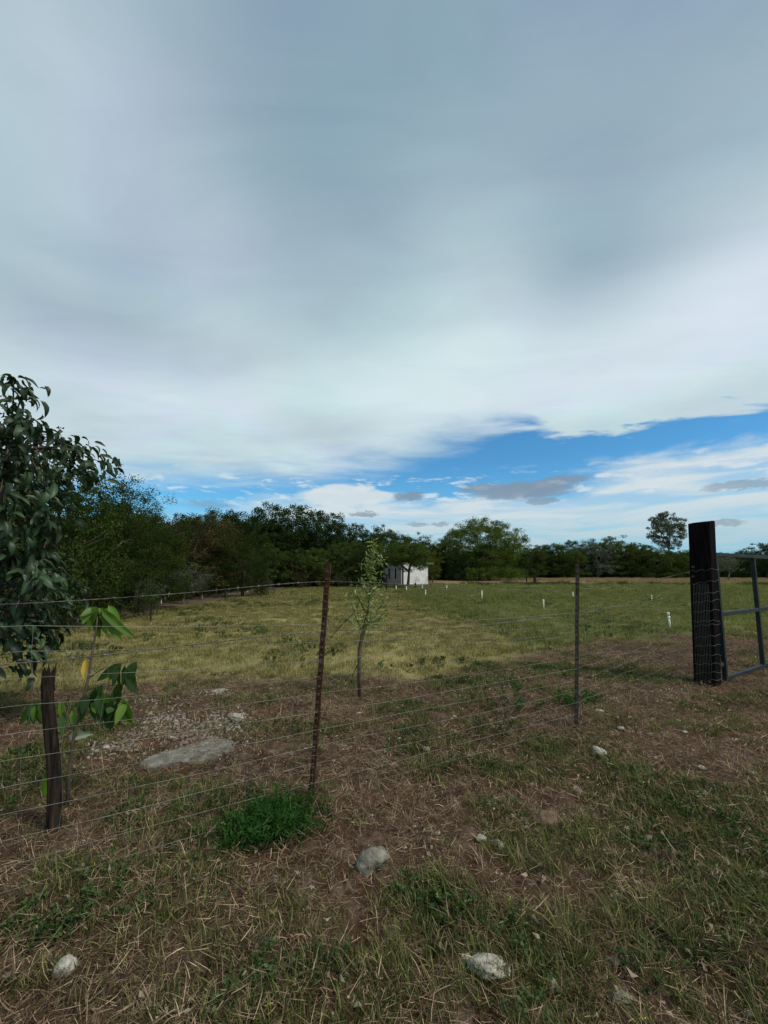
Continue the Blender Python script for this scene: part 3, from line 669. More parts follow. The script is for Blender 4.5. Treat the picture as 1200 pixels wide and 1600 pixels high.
# extend left beyond the picture
p0, p1 = ST[0][0], ST[1][0]; PL = p0 + (p0 - p1).normalized() * 2.6
LINE = [PL, ST[0][0], ST[1][0], ST[2][0], ST[3][0]]
segL = [(LINE[i + 1] - LINE[i]).length for i in range(4)]; cum = [0]
for l in segL: cum.append(cum[-1] + l)
def fence_pt(s, k_):
    """point on line wire k (0 top .. 11 bottom) at run length s"""
    i = max(j for j in range(4) if s >= cum[j] - 1e-6); t = min(1, (s - cum[i]) / segL[i])
    hs = [station_h(0, k_), station_h(0, k_), station_h(1, k_), station_h(2, k_), station_h(3, k_)]
    p = LINE[i].lerp(LINE[i + 1], t); h = hs[i] * (1 - t) + hs[i + 1] * t
    bow = 4 * t * (1 - t); up = (11 - k_) / 11
    sag = [0.0, .012, .02, .085][i] * up * bow
    ph = k_ * 1.7; wob = .004 * math.sin(s * 1.9 + ph) + .0012 * math.sin(s * 9 + ph * 2)
    if i == 3:
        wob += up ** 2 * bow * .010 * math.sin(s * 6 + k_); p = p + Vector((.6, -.8, 0)) * (-.09 * bow * up + .03 * up * math.sin(s * 14))
    out = Vector((-(LINE[i + 1] - LINE[i]).y, (LINE[i + 1] - LINE[i]).x, 0)).normalized() * (.008 * math.sin(s * 3.3 + ph))
    return p + Vector((0, 0, h - sag + wob)) + out
fence = empty('wire_fence', (ST[1][0].x, ST[1][0].y, 0), 0, 'sagging woven wire fence with barbed strands on two thin steel posts, crossing the foreground', 'fence')
fo = Vector((ST[1][0].x, ST[1][0].y, 0))
total = cum[-1]
for k_ in range(12):
    MB().tube([fence_pt(s, k_) - fo for s in np.linspace(0, total, 190)], .0012 if k_ not in (0, 11) else .0014, 4, cap=False).build('line_wire', M['wire'], fence, True)
s = .05; q_ = 0
while s < total - .02:
    hi = 0; pts = [fence_pt(s + .012 * math.sin(k2 * 1.3 + s * 4), k2) - fo for k2 in range(12)]
    if cum[3] < s: pts = [p + Vector((.05 * (11 - k2) / 11, 0, 0)) * math.sin(s * 7) for k2, p in enumerate(pts)]
    MB().tube(pts, .0008, 3, cap=False).build('stay_wire', M['wire'], fence, True)
    s += .152; q_ += 1
def barbed(ctrl, r=.0019, name='barbed_wire', gap=.13, parent=None, off=fo):
    ctrl = [Vector(c) for c in ctrl]; pts = []
    for i in range(len(ctrl) - 1):
        L = (ctrl[i + 1] - ctrl[i]).length; m = max(2, int(L / .05))
        for j in range(m): t = j / m; pts.append(ctrl[i].lerp(ctrl[i + 1], t))
    pts.append(ctrl[-1]); P_ = np.array(pts); kern = np.ones(7) / 7
    for c_ in range(3):
        pad = np.pad(P_[:, c_], 3, mode='edge'); P_[:, c_] = np.convolve(pad, kern, 'valid')
    pts = [Vector(p) - off for p in P_]; mb = MB(); a, b = [], []
    dense = []
    for i in range(len(pts) - 1):
        for t in (0, .25, .5, .75): dense.append(pts[i].lerp(pts[i + 1], t))
    for i, p in enumerate(dense):
        an = i * .9; o_ = Vector((0, math.cos(an), math.sin(an))) * r * .9; a.append(p + o_); b.append(p - o_)
    mb.tube(a, r * .75, 3, cap=False); mb.tube(b, r * .75, 3, cap=False)
    acc = 0
    for i in range(1, len(dense)):
        acc += (dense[i] - dense[i - 1]).length
        if acc > gap:
            acc = 0; p = dense[i]; d = (dense[i] - dense[i - 1]).normalized()
            for w in range(2):
                v = Vector(rng.normal(size=3)).cross(d).normalized() * .016; mb.tube([p - v + d * .003, p + v - d * .003], r * .6, 3)
            mb.tube([p - d * .006, p + d * .006], r * 2.0, 5)
    return mb.build(name, M['barb'], parent)
def fp(px, py, i, t, dz=0):                    # a pixel on the fence plane, between stations i and i+1
    Yd = LINE[i + 1].lerp(LINE[i + 2], t).y if i >= 0 else LINE[0].y; return D(px, py, Yd - .01)
seg0 = ST[0][0]; segs = [ST[j][0] for j in range(4)]
def on_fence(px, py):
    """meets the sight line of a pixel with the vertical plane of the fence"""
    dx, dy, dz_ = ray(px, py); best = None
    for i in range(4):
        a, b = LINE[i], LINE[i + 1]; ex, ey = (b - a).x, (b - a).y; det = dx * (-ey) + dy * ex
        if abs(det) < 1e-9: continue
        t = (a.x * (-ey) + a.y * ex) / det; u_ = (dx * a.y - dy * a.x) / det * 1.0
        u2 = ((t * dx - a.x) * ex + (t * dy - a.y) * ey) / (ex * ex + ey * ey)
        bad = max(0, -u2, u2 - 1)
        if t > 0 and (best is None or bad < best[0]): best = (bad, Vector((t * dx, t * dy - .012, CAMH + t * dz_)))
    return best[1]
farL = lambda z: Vector((PL.x, PL.y, z))
b1 = [farL(1.50)] + [on_fence(*q) for q in [(2, 945), (130, 938), (300, 926), (420, 914), (503, 908), (600, 911), (720, 921), (850, 922), (905, 921), (980, 914), (1040, 902), (1084, 892)]]
barbed(b1, .0021, parent=fence)
b2 = [farL(1.20)] + [on_fence(*q) for q in [(2, 1038), (120, 1028), (260, 1012), (400, 996), (497, 985), (600, 984), (660, 984), (740, 978), (800, 971), (868, 963), (885, 967), (902, 978)]]
barbed(b2, .0024, parent=fence)
b3 = [on_fence(*q) for q in [(906, 958), (940, 953), (975, 946), (1020, 938), (1060, 931), (1084, 926)]]
barbed(b3, .0019, parent=fence)
b4 = [on_fence(*q) for q in [(745, 997), (790, 1000), (850, 994), (902, 986)]]
barbed(b4, .0019, parent=fence)
MB().tube([on_fence(*q) - fo for q in [(828, 972), (836, 981), (844, 990), (852, 1002)]], .0015, 3).build('loose_wire', M['barb'], fence)

def t_post(bot, top, w, mat, h_extra=.25):
    a = Vector(bot) - fo; b = Vector(top) - fo; d = (b - a).normalized(); a = a - d * h_extra
    side = d.cross(Vector((.45, 1, 0))).normalized(); fw = side.cross(d)
    m = 18; mb = MB()
    for (ox, oy, wx, wy) in ((0, 0, w, .006), (0, .5, .006, w * .8)):
        V = []
        for i in range(m + 1):
            p = a.lerp(b, i / m) + side * .0015 * math.sin(i * 2.1)
            for sx, sy in ((-1, -1), (1, -1), (1, 1), (-1, 1)): V.append(p + side * (sx * wx / 2) + fw * (sy * wy / 2 + (wy / 2 + .0035 if oy else 0)))
        Fs = [(i * 4 + q, i * 4 + (q + 1) % 4, (i + 1) * 4 + (q + 1) % 4, (i + 1) * 4 + q) for i in range(m) for q in range(4)] + [(0, 1, 2, 3)[::-1], tuple(range(m * 4, m * 4 + 4))]
        mb._add(V, Fs)
    p = mb.build('steel_post', mat, fence)
    L = (b - a).length; s = h_extra + .1
    sb = MB()
    while s < L - .02:
        sb.box(a + d * s - fw * .008, (w * .5, .012, .012), Matrix((side, fw, d)).transposed()); s += .054
    sb.build('studs', M['stud'], p); p.children[0]['kind'] = 'stuff'
    return p, a, d, side, fw
pa = on_fence(484, 1262); pb_ = D(512, 879, pa.y + .012)
P1, a1, d1, s1, f1 = t_post((pa.x, pa.y + .035, 0), (pb_.x, pb_.y + .035, pb_.z), .040, M['rust'])
pa2 = G(903, 1152); pb2 = D(905, 881, pa2[1])
P2, a2, d2, s2, f2 = t_post((pa2[0], pa2[1] + .035, 0), (pb2.x, pa2[1] + .035, pb2.z), .035, M['steel_grey'])
# wire ties round the posts
for (P_, st_, lo_) in ((P1, 1, [(497, 1034), (491, 1112), (488, 1180)]), (P2, 2, [(905, 1000), (904, 1080)])):
    for q in lo_:
        c = on_fence(*q) - fo; ring = [c + Vector((math.cos(t) * .03, .035 + math.sin(t) * .035, .004 * math.sin(3 * t))) for t in np.linspace(0, 6.3, 14)]
        MB().tube(ring, .0022, 4).build('wire_tie', M['barb'], P_)
c = on_fence(508, 950) - fo
MB().tube([c + Vector((-.02, .01, .02)), c + Vector((.015, 0, .018)), c + Vector((.028, 0, -.005)), c + Vector((.018, 0, -.035)), c + Vector((.004, .005, -.05))], .0035, 5).build('wire_hook', M['rust'], P1)

# ------------------------------------------------------------------ gate post and gate
gx, gy = G(1106, 1078); gp = empty('gate_post', (gx, gy, 0), 0, 'thick black squared timber gate post with fence wire wrapped round it', 'gate post')
lean = (D(1096, 816, gy).x - gx); Hgp = D(1096, 816, gy).z
mb = MB(); ang = R(34); hw = .13
def gp_pt(u, v_, h):                            # u, v in post cross-section, h height
    t = h / Hgp; c, s_ = math.cos(ang), math.sin(ang); return Vector((u * c - v_ * s_ + lean * t, u * s_ + v_ * c, h))
rows = [-.3, .0, .12, .4, .8, 1.2, 1.6, 2.0, Hgp - .03, Hgp]
V = []; prof = []
for cx_, cy_ in ((-1, -1), (1, -1), (1, 1), (-1, 1)):
    pass
ring_ = []
per_side = 7
cs = [(-1, -1), (1, -1), (1, 1), (-1, 1)]
for q in range(4):
    a_, b_ = cs[q], cs[(q + 1) % 4]
    for j in range(per_side): t = (j + .12) / per_side if j else .04; ring_.append((a_[0] + (b_[0] - a_[0]) * t, a_[1] + (b_[1] - a_[1]) * t))
rr_ = np.random.default_rng(5)
gro = rr_.uniform(-.02, .0, len(ring_))
for ri, h in enumerate(rows):
    w = hw * (.99 + .02 * h / Hgp) * (.975 if ri == len(rows) - 1 else 1)
    for i, (u, v_) in enumerate(ring_):
        k2 = 1 + gro[i] * 2.0 + rr_.uniform(-.008, .008); hh = h + (0.02 * (u * .6 - v_ * .4) + rr_.uniform(-.006, .006) if ri == len(rows) - 1 else 0)
        V.append(gp_pt(u * w * k2, v_ * w * k2, hh))
m = len(ring_)
Fs = [(i * m + q, i * m + (q + 1) % m, (i + 1) * m + (q + 1) % m, (i + 1) * m + q) for i in range(len(rows) - 1) for q in range(m)] + [tuple(range((len(rows) - 1) * m, len(rows) * m))]
mb._add(V, Fs); mb.build('timber', M['sleeper'], gp)
def gp_surf(px, py, extra=.006):
    """point on the two faces turned to the camera"""
    p = D(px, py, gy - .16)
    best = None
    for Yd in np.linspace(gy - .3, gy + .3, 121):
        p = D(px, py, Yd) - Vector((gx, gy, 0)); t = p.z / Hgp; u0 = p.x - lean * t; v0 = p.y; c, s_ = math.cos(-ang), math.sin(-ang)
        u, v_ = u0 * c - v0 * s_, u0 * s_ + v0 * c
        if max(abs(u), abs(v_)) <= hw * (.99 + .02 * t) + extra: return p
    return None
for py in (886, 901):
    p = gp_surf(1083, py); 
    if p: 
        b = MB().tube([p + Vector((-.001, -.012, 0)), p + Vector((0, .01, 0))], .016, 10); b.tube([p + Vector((-.002, -.02, 0)), p + Vector((-.001, -.012, 0))], .009, 6); b.build('bolt', M['stud'], gp)
wrow = [912, 928, 942, 957, 971, 978, 997, 1010, 1024, 1038, 1052, 1066]
def wrapw(pxs, f):
    out = []
    for px in pxs:
        p = gp_surf(px, f(px), .008)
        if p: out.append(p)
    return out
for i, py in enumerate([892] + wrow[0:]):
    tlt = rr_.uniform(-.15, -.02); x1_ = 1120 + (py - 820) * .035
    pts = wrapw(np.linspace(1081 + (py - 912) * .04, x1_, 16), lambda px: py + (px - 1084) * tlt + 1.2 * math.sin(px * .4 + i))
    if len(pts) > 3: MB().tube(pts, .0016, 4).build('wrapped_wire', M['wire'], gp, True)
for j, px in enumerate(list(np.linspace(1083, 1107, 11))):
    pts = []
    for py in np.linspace(912, 1068, 12):
        p = gp_surf(px + (py - 912) * .035 + rr_.uniform(-.4, .4), py, .010)
        if p: pts.append(p)
    if len(pts) > 3: MB().tube(pts, .0013, 3, cap=False).build('wrapped_stay', M['wire'], gp, True)

gA = D(1123, 955, gy + .12); gB = D(1184, 955, gy + .12 + .78)
dg = Vector((gB.x - gA.x, gB.y - gA.y, 0)).normalized()
ge_ = empty('gate', (gA.x, gA.y, 0), 0, 'blue-grey tubular steel gate hung on the black timber post', 'gate')
def gh(px, py, off_): return D(px, py, (gA + dg * off_).y).z
span1 = (Vector((gB.x, gB.y, 0)) - Vector((gA.x, gA.y, 0))).length
zt = (gh(1122, 865, 0) + gh(1183, 871, span1)) / 2; zm = (gh(1125, 957, 0) + gh(1183, 955, span1)) / 2; zb = (gh(1128, 1058, 0) + gh(1190, 1043, span1)) / 2
Lg = 3.9; tb = .055
MB().bar((0, 0, zt), dg * Lg + Vector((0, 0, zt)), tb, tb).build('top_rail', M['gate'], ge_)
MB().bar((0, 0, zb), dg * Lg + Vector((0, 0, zb)), tb, tb).build('bottom_rail', M['gate'], ge_)
xs_ = [.03, span1, span1 * 2, Lg - .03]
for i in range(3):
    a_ = dg * (xs_[i] + tb / 2 + .001); b_ = dg * (xs_[i + 1] - tb / 2 - .001)
    MB().bar(a_ + Vector((0, 0, zm)), b_ + Vector((0, 0, zm)), tb * .94, tb).build('middle_rail', M['gate'], ge_)
for x_ in xs_[0:]:
    u_ = MB(); u_.bar(dg * x_ + Vector((0, 0, zb + tb / 2)), dg * x_ + Vector((0, 0, zt - tb / 2)), tb, tb, up=(dg.x, dg.y, 0)); u_.build('upright', M['gate'], ge_)
for o_ in list(ge_.children): bevel(o_, .004, 2)
for hz_ in (zt - .18, zb + .2):
    hb = MB(); p = Vector((0, 0, hz_)); hb.tube([p + Vector((-.04, 0, -.05)), p + Vector((-.04, 0, .05))], .014, 8); hb.box(p + Vector((-.02, 0, 0)), (.05, .02, .05)); hb.build('hinge', M['stud'], ge_)

# ------------------------------------------------------------------ old wooden post
def old_post():
    x, y = G(83, 1312); e = empty('wooden_post', (x, y, zg(x, y)), 0, 'old split wooden post with a splintered top behind the fence at left', 'post')
    topx = D(77, 1060, y).x - x; H = D(77, 1060, y).z - zg(x, y); m = 22; rows = 26; rr = np.random.default_rng(11)
    gro = 1 + rr.uniform(-.22, .1, m); V = []
    for i in range(rows):
        t = i / (rows - 1); r = .036 * (1.12 - .25 * t); tw = t * .5
        for q in range(m):
            a = 2 * math.pi * q / m + tw; g_ = gro[q] + .05 * math.sin(t * 9 + q * 2.2)
            hgt = t * H + (rr.uniform(-.06, .02) + (.09 if (q // 3) % 2 == 0 else -.06) if i == rows - 1 else 0)
            V.append((topx * t + .012 * math.sin(t * 5) + r * g_ * math.cos(a), r * g_ * math.sin(a), hgt if i else -.15))
    Fs = [(i * m + q, i * m + (q + 1) % m, (i + 1) * m + (q + 1) % m, (i + 1) * m + q) for i in range(rows - 1) for q in range(m)]
    V.append((topx, 0, H * .93)); c = len(V) - 1; Fs += [((rows - 1) * m + q, (rows - 1) * m + (q + 1) % m, c) for q in range(m)]
    mb = MB(); mb._add(V, Fs); mb.build('stake', M['wood_old'], e)
    for (ax, ay, l, dx) in ((-.035, 0, .10, -.012), (.0, -.02, .085, .002), (.03, .005, .13, .012), (.012, .03, .07, .0), (-.015, .025, .09, -.006)):
        b0 = Vector((topx + ax * .72, ay * .72, H - .08)); mb = MB()
        mb.tube([b0, b0 + Vector((dx * .4, 0, l * .6)), b0 + Vector((dx, 0, l + .05))], [.013, .009, .002], 5, jag=.25); mb.build('splinter', M['wood_old'], e)
old_post()

# ------------------------------------------------------------------ broad leaves
def big_leaf_mesh(name, mat, droop=.5, wid=.55, fold=.25, seg=7):
    """a single ovate leaf 1 unit long growing along +Y, tip bending down"""
    V = []; F_ = []; t = np.linspace(0, 1, seg)
    prof = np.sin(np.pi * np.clip(t, 0, 1) ** .75) ** .8 * wid / 2; prof[0] = .015; prof[-1] = .004
    ang = 0.0; p = np.array([0.0, 0.0])
    for i in range(seg):
        if i: ang -= droop / (seg - 1); p = p + np.array([math.cos(ang), math.sin(ang)]) / (seg - 1)
        wv = .02 * math.sin(i * 2.3)
        for sx, w in ((-1, prof[i]), (-.5, prof[i] * .55), (0, 0), (.5, prof[i] * .55), (1, prof[i])):
            V.append((math.copysign(w, sx) if sx else 0, p[0], p[1] + w * fold * 1.2 + (wv if abs(sx) == 1 else 0)))
    for i in range(seg - 1):
        for j in range(4): F_.append((i * 5 + j, i * 5 + j + 1, (i + 1) * 5 + j + 1, (i + 1) * 5 + j))
    tone = np.tile([.35, .6, .6, .35], seg - 1) + rng.normal(0, .04, (seg - 1) * 4)
    me = np_mesh(name, np.array(V), np.array(F_), mat, tone, smooth=True); return me
def orient(d, up=(0, 0, 1), roll=0.0):
    d = Vector(d).normalized(); s_ = d.cross(Vector(up))
    if s_.length < 1e-3: s_ = Vector((1, 0, 0))
    s_.normalize(); u = s_.cross(d); m3 = Matrix((s_, d, u)).transposed()
    return m3 @ Matrix.Rotation(roll, 3, 'Y')

def broad_shrub():
    bx, by = -4.75, 4.75
    e = empty('large_leaved_tree', (bx, by, 0), 0, 'tall shrub with large drooping oval leaves at the left edge behind the fence', 'tree')
    leafs = [big_leaf_mesh('leaf', M['big_leaf'], dr, w_, f_) for dr, w_, f_ in ((.9, .36, .5), (1.5, .40, .4), (.6, .32, .6), (1.9, .38, .5))]
    # branch ends: seen outline of the crown in the photo (px, py, distance) plus filling behind
    tips = [(22, 592, 4.3), (8, 618, 4.2), (35, 612, 4.4), (5, 660, 4.3), (48, 662, 4.5), (78, 680, 4.5), (100, 690, 4.4), (30, 700, 4.2), (128, 702, 4.3), (150, 728, 4.2), (158, 722, 4.1), (112, 722, 4.3),
            (70, 712, 4.1), (92, 740, 4.1), (128, 738, 4.2), (40, 735, 4.0), (8, 720, 4.0), (75, 760, 4.0), (30, 775, 3.9), (95, 770, 4.3), (5, 790, 3.9), (58, 800, 4.0), (80, 815, 4.3), (20, 830, 3.9), (50, 850, 4.0),
            (8, 870, 3.9), (75, 860, 4.4), (38, 890, 4.0), (82, 905, 4.2), (62, 925, 4.0), (20, 925, 3.9), (95, 935, 4.4), (45, 955, 4.1), (12, 965, 3.9), (70, 975, 4.2), (90, 985, 4.4), (28, 1000, 4.0), (55, 1010, 4.1), (30, 1030, 4.1)]
    for _ in range(34):
        py_ = rng.uniform(640, 1010); lim = np.interp(py_, [640, 700, 740, 780, 850, 960, 1020], [40, 115, 130, 95, 75, 85, 55]); tips.append((rng.uniform(-40, lim), py_, rng.uniform(3.8, 4.5)))
    spots = [(D(px, py, yd), 1) for px, py, yd in tips]
    for _ in range(85):
        d = rdir(1)[0]; c = np.array([bx, by, 2.05]) + d * np.array([1.5, 1.35, 1.55]) * rng.uniform(.55, 1.0)
        if c[2] < .5: continue
        q = Vector(c); pxx = 600 + q.x / q.y * F
        if pxx > 70 and q.z > 1.6: continue
        spots.append((q, 0))
    mb = MB(); base = Vector((0, 0, -.05))
    limbs = []
    for a in range(7):
        an = a * .9 + .3; p = Vector((math.cos(an) * .5, math.sin(an) * .5, 1.5 + .25 * a)); limbs.append(p)
        mb.tube([base, Vector((p.x * .2, p.y * .2, .6)), p * .6 + Vector((0, 0, .3)), p], [.05, .045, .035, .022], 6, jag=.08)
    allv = []; cnt = 0; items = []
    for q, vis in spots:
        loc = q - Vector((bx, by, 0)); st = min(limbs, key=lambda p: (p - loc).length); mid = st.lerp(loc, .55) + Vector((0, 0, .12))
        mb.tube([st, mid, loc], [.014, .009, .004], 5)
        for j in range(17 if vis else 13):
            if loc.z > 3.95: continue
            an = rng.uniform(0, 6.283); el = rng.uniform(-1.2, .3); dd_ = (Vector((math.cos(an) * math.cos(el), math.sin(an) * math.cos(el), math.sin(el))) + Vector((.6, 0, .05))).normalized()
            pos = loc + Vector(rng.normal(0, .075, 3)) + dd_ * .03; pos.z = min(pos.z, 3.78); L = rng.uniform(.09, .20)
            items.append((pos, orient(dd_, roll=rng.normal(0, .5)), L, rng.integers(len(leafs)), (0 if vis else 1, -(pos + Vector((bx, by, 0)) - Vector((0, 0, 1.6))).length * -1)))
    mb.build('branches', M['bark'], e, True)
    items.sort(key=lambda it: it[4])
    for pos, m3, L, k2, _ in items[:300]:
        o = link('leaf', leafs[k2], e); o.matrix_local = Matrix.Translation(pos) @ (m3.to_4x4() @ Matrix.Scale(L, 4))
    Vs, Fs, Ts = [], [], []; b = 0
    for pos, m3, L, k2, _ in items[300:]:
        me = leafs[k2]; v = np.empty(len(me.vertices) * 3, np.float32); me.vertices.foreach_get('co', v); v = v.reshape(-1, 3)
        f = np.empty(len(me.loops), np.int32); me.loops.foreach_get('vertex_index', f)
        Vs.append(v @ np.array(m3).T * L + np.array(pos)); Fs.append(f.reshape(-1, 4) + b); b += len(v); Ts.append(np.clip(rng.uniform(0, 1) * .6 + rng.uniform(0, .3, len(f) // 4), 0, 1))
    tag(link('foliage', np_mesh('foliage', np.concatenate(Vs), np.concatenate(Fs), M['big_leaf'], np.concatenate(Ts), True), e), kind='stuff')
broad_shrub()

def left_sapling():
    x, y = G(104, 1272); z0 = zg(x, y); e = empty('sapling', (x, y, z0), 0, 'young broad-leaved sapling with one yellow leaf beside the old split post', 'plant'); o0 = Vector((x, y, z0))
    st = [D(104, 1275, y), D(108, 1200, y), D(116, 1150, y), D(128, 1100, y), D(138, 1060, y), D(144, 1020, y), D(150, 985, y), D(154, 950, y)]
    MB().tube([p - o0 for p in st], [.013, .012, .011, .010, .009, .008, .006, .004], 7).build('stem', M['bark'], e, True)
    for pth in ([(128, 1100), (112, 1085), (85, 1088), (60, 1097)], [(138, 1060), (160, 1045), (190, 1036), (214, 1034)], [(134, 1078), (160, 1072), (192, 1070)], [(132, 1090), (160, 1088), (195, 1094)],
                [(118, 1145), (105, 1120), (97, 1095)], [(112, 1180), (98, 1170), (88, 1163)], [(108, 1215), (90, 1212), (75, 1213)], [(142, 1030), (138, 1028), (134, 1026)]):
        MB().tube([D(a, b, y + .02 * i) - o0 for i, (a, b) in enumerate(pth)], [.005, .004, .003, .002][:len(pth)], 5).build('twig', M['bark'], e, True)
    data = [('b', 152, 949, 118, 970, 24), ('b', 150, 952, 130, 994, 20), ('b', 152, 950, 150, 1006, 22), ('b', 155, 950, 166, 1004, 20), ('b', 156, 950, 190, 1006, 22), ('b', 158, 951, 208, 1000, 20), ('b', 154, 950, 178, 985, 22), ('b', 150, 950, 140, 978, 20), ('b', 160, 955, 196, 988, 20), ('b', 148, 950, 125, 962, 16),
            ('g', 190, 1036, 145, 1068, 16), ('g', 190, 1037, 170, 1076, 18), ('g', 214, 1034, 186, 1074, 20), ('g', 212, 1036, 198, 1082, 18), ('g', 192, 1070, 166, 1104, 22), ('g', 186, 1068, 180, 1106, 18),
            ('g', 135, 1084, 121, 1134, 20), ('g', 150, 1074, 140, 1136, 18), ('g', 158, 1088, 153, 1142, 17), ('g', 176, 1096, 160, 1144, 18), ('g', 182, 1098, 168, 1146, 17), ('b', 197, 1094, 178, 1134, 20),
            ('p', 108, 1150, 138, 1148, 15), ('g', 62, 1096, 19, 1138, 18), ('g', 58, 1098, 36, 1136, 17), ('g', 60, 1097, 62, 1131, 15), ('g', 50, 1098, 48, 1134, 16), ('b', 97, 1092, 96, 1132, 17), ('g', 100, 1112, 95, 1152, 15),
            ('b', 112, 1110, 121, 1146, 16), ('b', 88, 1162, 84, 1206, 19), ('b', 76, 1213, 63, 1252, 17), ('y', 136, 1028, 126, 1064, 13), ('g', 160, 1070, 148, 1100, 16)]
    key = {'b': 'leaf_bright', 'g': 'leaf_green', 'p': 'leaf_pale', 'y': 'leaf_yellow'}; ml = {k2: big_leaf_mesh('leaf', M[v], .5, .5, .3) for k2, v in key.items()}
    data = [(a_, b_, c_, d_, e_, w_ * (.72 if a_ == 'b' else .9)) for a_, b_, c_, d_, e_, w_ in data]
    for ax, ay, n_, rad_ in ((153, 948, 8, 28), (190, 1040, 8, 22), (150, 1080, 7, 20), (180, 1096, 7, 20), (60, 1098, 4, 18)):
        for _ in range(n_):
            sx = rng.uniform(-1, 1); qx_ = ax + sx * rad_ * .6; data.append(('b' if ay < 1000 or rng.random() < .35 else 'g', qx_, ay + rng.uniform(-4, 10), qx_ + sx * rad_ * .7, ay + rng.uniform(16, 48), rng.uniform(11, 18)))
    for k2, ax, ay, bx_, by_, w in data:
        dy = rng.uniform(-.1, .1); a = D(ax, ay, y + rng.uniform(-.03, .05)); b = D(bx_, by_, y + dy); d = b - a; L = d.length; wm = w / F * y / .58
        o = link('leaf', ml[k2], e); m3 = orient(d, up=(rng.normal(0, .3), -1, .2)); o.matrix_local = Matrix.Translation(a - o0) @ (m3.to_4x4() @ Matrix.Diagonal((wm, L, L * .5, 1)))
        if k2 == 'y': o['label'] = 'yellow leaf'
        if k2 == 'p': o['label'] = 'pale leaf turned over'
left_sapling()

def thin_sapling():
    x, y = G(563, 1096); z0 = zg(x, y); e = empty('sapling', (x, y, z0), 0, 'slim young tree with light green leaves on a bare stem right of the rusty post', 'tree'); o0 = Vector((x, y, z0))
    st = [(563, 1100), (561, 1050), (562, 1015), (567, 988), (574, 960), (578, 930), (580, 900), (582, 870), (584, 843)]
    MB().tube([D(a, b, y) - o0 for a, b in st], [.026, .024, .024, .027, .015, .011, .008, .006, .003], 7, jag=.08).build('stem', M['bark'], e, True)
    br = [[(567, 988), (556, 965), (548, 940), (545, 922)], [(567, 985), (584, 965), (596, 945), (604, 928)], [(574, 960), (562, 940), (556, 925)], [(578, 930), (590, 915), (596, 905)], [(556, 955), (535, 975), (518, 995), (512, 1005)],
          [(578, 935), (568, 918), (560, 908)], [(570, 975), (590, 968), (600, 958)], [(580, 900), (572, 885), (568, 880)], [(581, 890), (592, 878), (597, 870)], [(562, 1030), (556, 1045), (548, 1062), (541, 1085)]]
    tw = MB(); parts = []
    def fol(c, k2, sp_, ln, tl, th):
        c = np.array(c)[None] + rng.normal(0, sp_, (k2, 3)); return diamonds(c, rdir(k2, .5, .8), rng.normal(size=(k2, 3)), ln * rng.uniform(.6, 1.3, k2), ln * .3 * rng.uniform(.7, 1.2, k2), rng.uniform(tl, th, k2))
    for bi, b in enumerate(br):
        dep = [y + rng.uniform(-.12, .12) * i for i in range(len(b))]; pts = [D(a, c, dd_) - o0 for (a, c), dd_ in zip(b, dep)]
        MB().tube(pts, [.008, .006, .004, .002][:len(pts)], 5).build('branch', M['bark'], e, True)
        for i in range(len(pts) - 1):
            for t in (0, .33, .66):
                c = pts[i].lerp(pts[i + 1], t)
                if bi in (4, 9): parts.append(fol(c, 2, .02, .05, 0, .2))
                else: parts.append(fol(c, 9, .045, .07, .25, 1.0))
    for i in range(3, len(st) - 1):
        for t in (0, .25, .5, .75):
            a = D(*st[i], y).lerp(D(*st[i + 1], y), t) - o0; parts.append(fol(a, 12, .055 - .004 * i, .075, .1, .9))
    V, F_, T = cat(parts); link('foliage', np_mesh('foliage', V, F_, M['sapling_leaf'], T), e)
thin_sapling()

def weed_plant(px, py, top, wpx, mat, label, stems=10, per=26, leaf=.05, name='weed', wide=.4):
    x, y = G(px, py); h = (D(px, top, y).z); r = wpx / 2 / F * y
    me = leafy_clump(name, M[mat], stems, r, h, leaf, per, wide)
    tag(link(name, me, None, (x, y, zg(x, y) - .01)), label, 'plant')
weed_plant(815, 1118, 1055, 26, 'weed', 'upright dark weed standing alone left of the right steel post', 7, 40, .055)
weed_plant(892, 1112, 1086, 40, 'vivid', 'low vivid green clump just left of the right steel post base', 30, 22, .04)
weed_plant(925, 1112, 1090, 26, 'vivid', 'small yellowish green clump just right of the right steel post base', 18, 20, .035)
weed_plant(775, 1160, 1118, 30, 'weed', 'grey-green weed with pale dry leaves near the fence centre', 8, 24, .045)
# lush clump under the rusty post
def lush():
    x, y = G(425, 1318); e = empty('green_bush', (x, y, zg(x, y)), 0, 'lush vivid green weed clump at the foot of the rusty steel post', 'plant')
    parts = []
    for _ in range(640):
        t = float(np.clip(rng.normal(0, .52), -1.35, 1.2)); px = 424 + 78 * t; py = 1330 - 44 * rng.random() - 16 * t + 5 * rng.normal(); bx_, by_ = G(px, py); b = np.array([bx_ - x, by_ - y, 0])
        tall = float(vnoise(px, py, .05, 3)); L = (rng.uniform(.05, .14) + .17 * tall * rng.random() ** .6) * max(.25, 1 - .5 * abs(t) ** 2); d = unit(np.array([rng.normal(0, .45) - .1, rng.normal(0, .45), 1.0])); per = int(rng.integers(6, 18)); u_ = rng.random(per) ** .8
        sz = rng.uniform(.6, 1.3)
        parts.append(diamonds(b + d * (u_ * L)[:, None], rdir(per, .5, .7), rng.normal(size=(per, 3)), .042 * sz * rng.uniform(.5, 1.4, per), .0068 * sz * rng.uniform(.7, 1.4, per), np.clip(rng.uniform(-.25, .25) + .1 + .7 * u_ + rng.normal(0, .2, per), 0, 1)))
        parts.append(ribbons((b + d * (np.linspace(0, 1, 3) * L * 1.15)[:, None])[None], np.array([[.0035, .0025, .001]]), rng.normal(size=(1, 3)), np.array([.5])))
    V, F_, T = cat(parts); link('foliage', np_mesh('foliage', V, F_, M['vivid'], T), e)
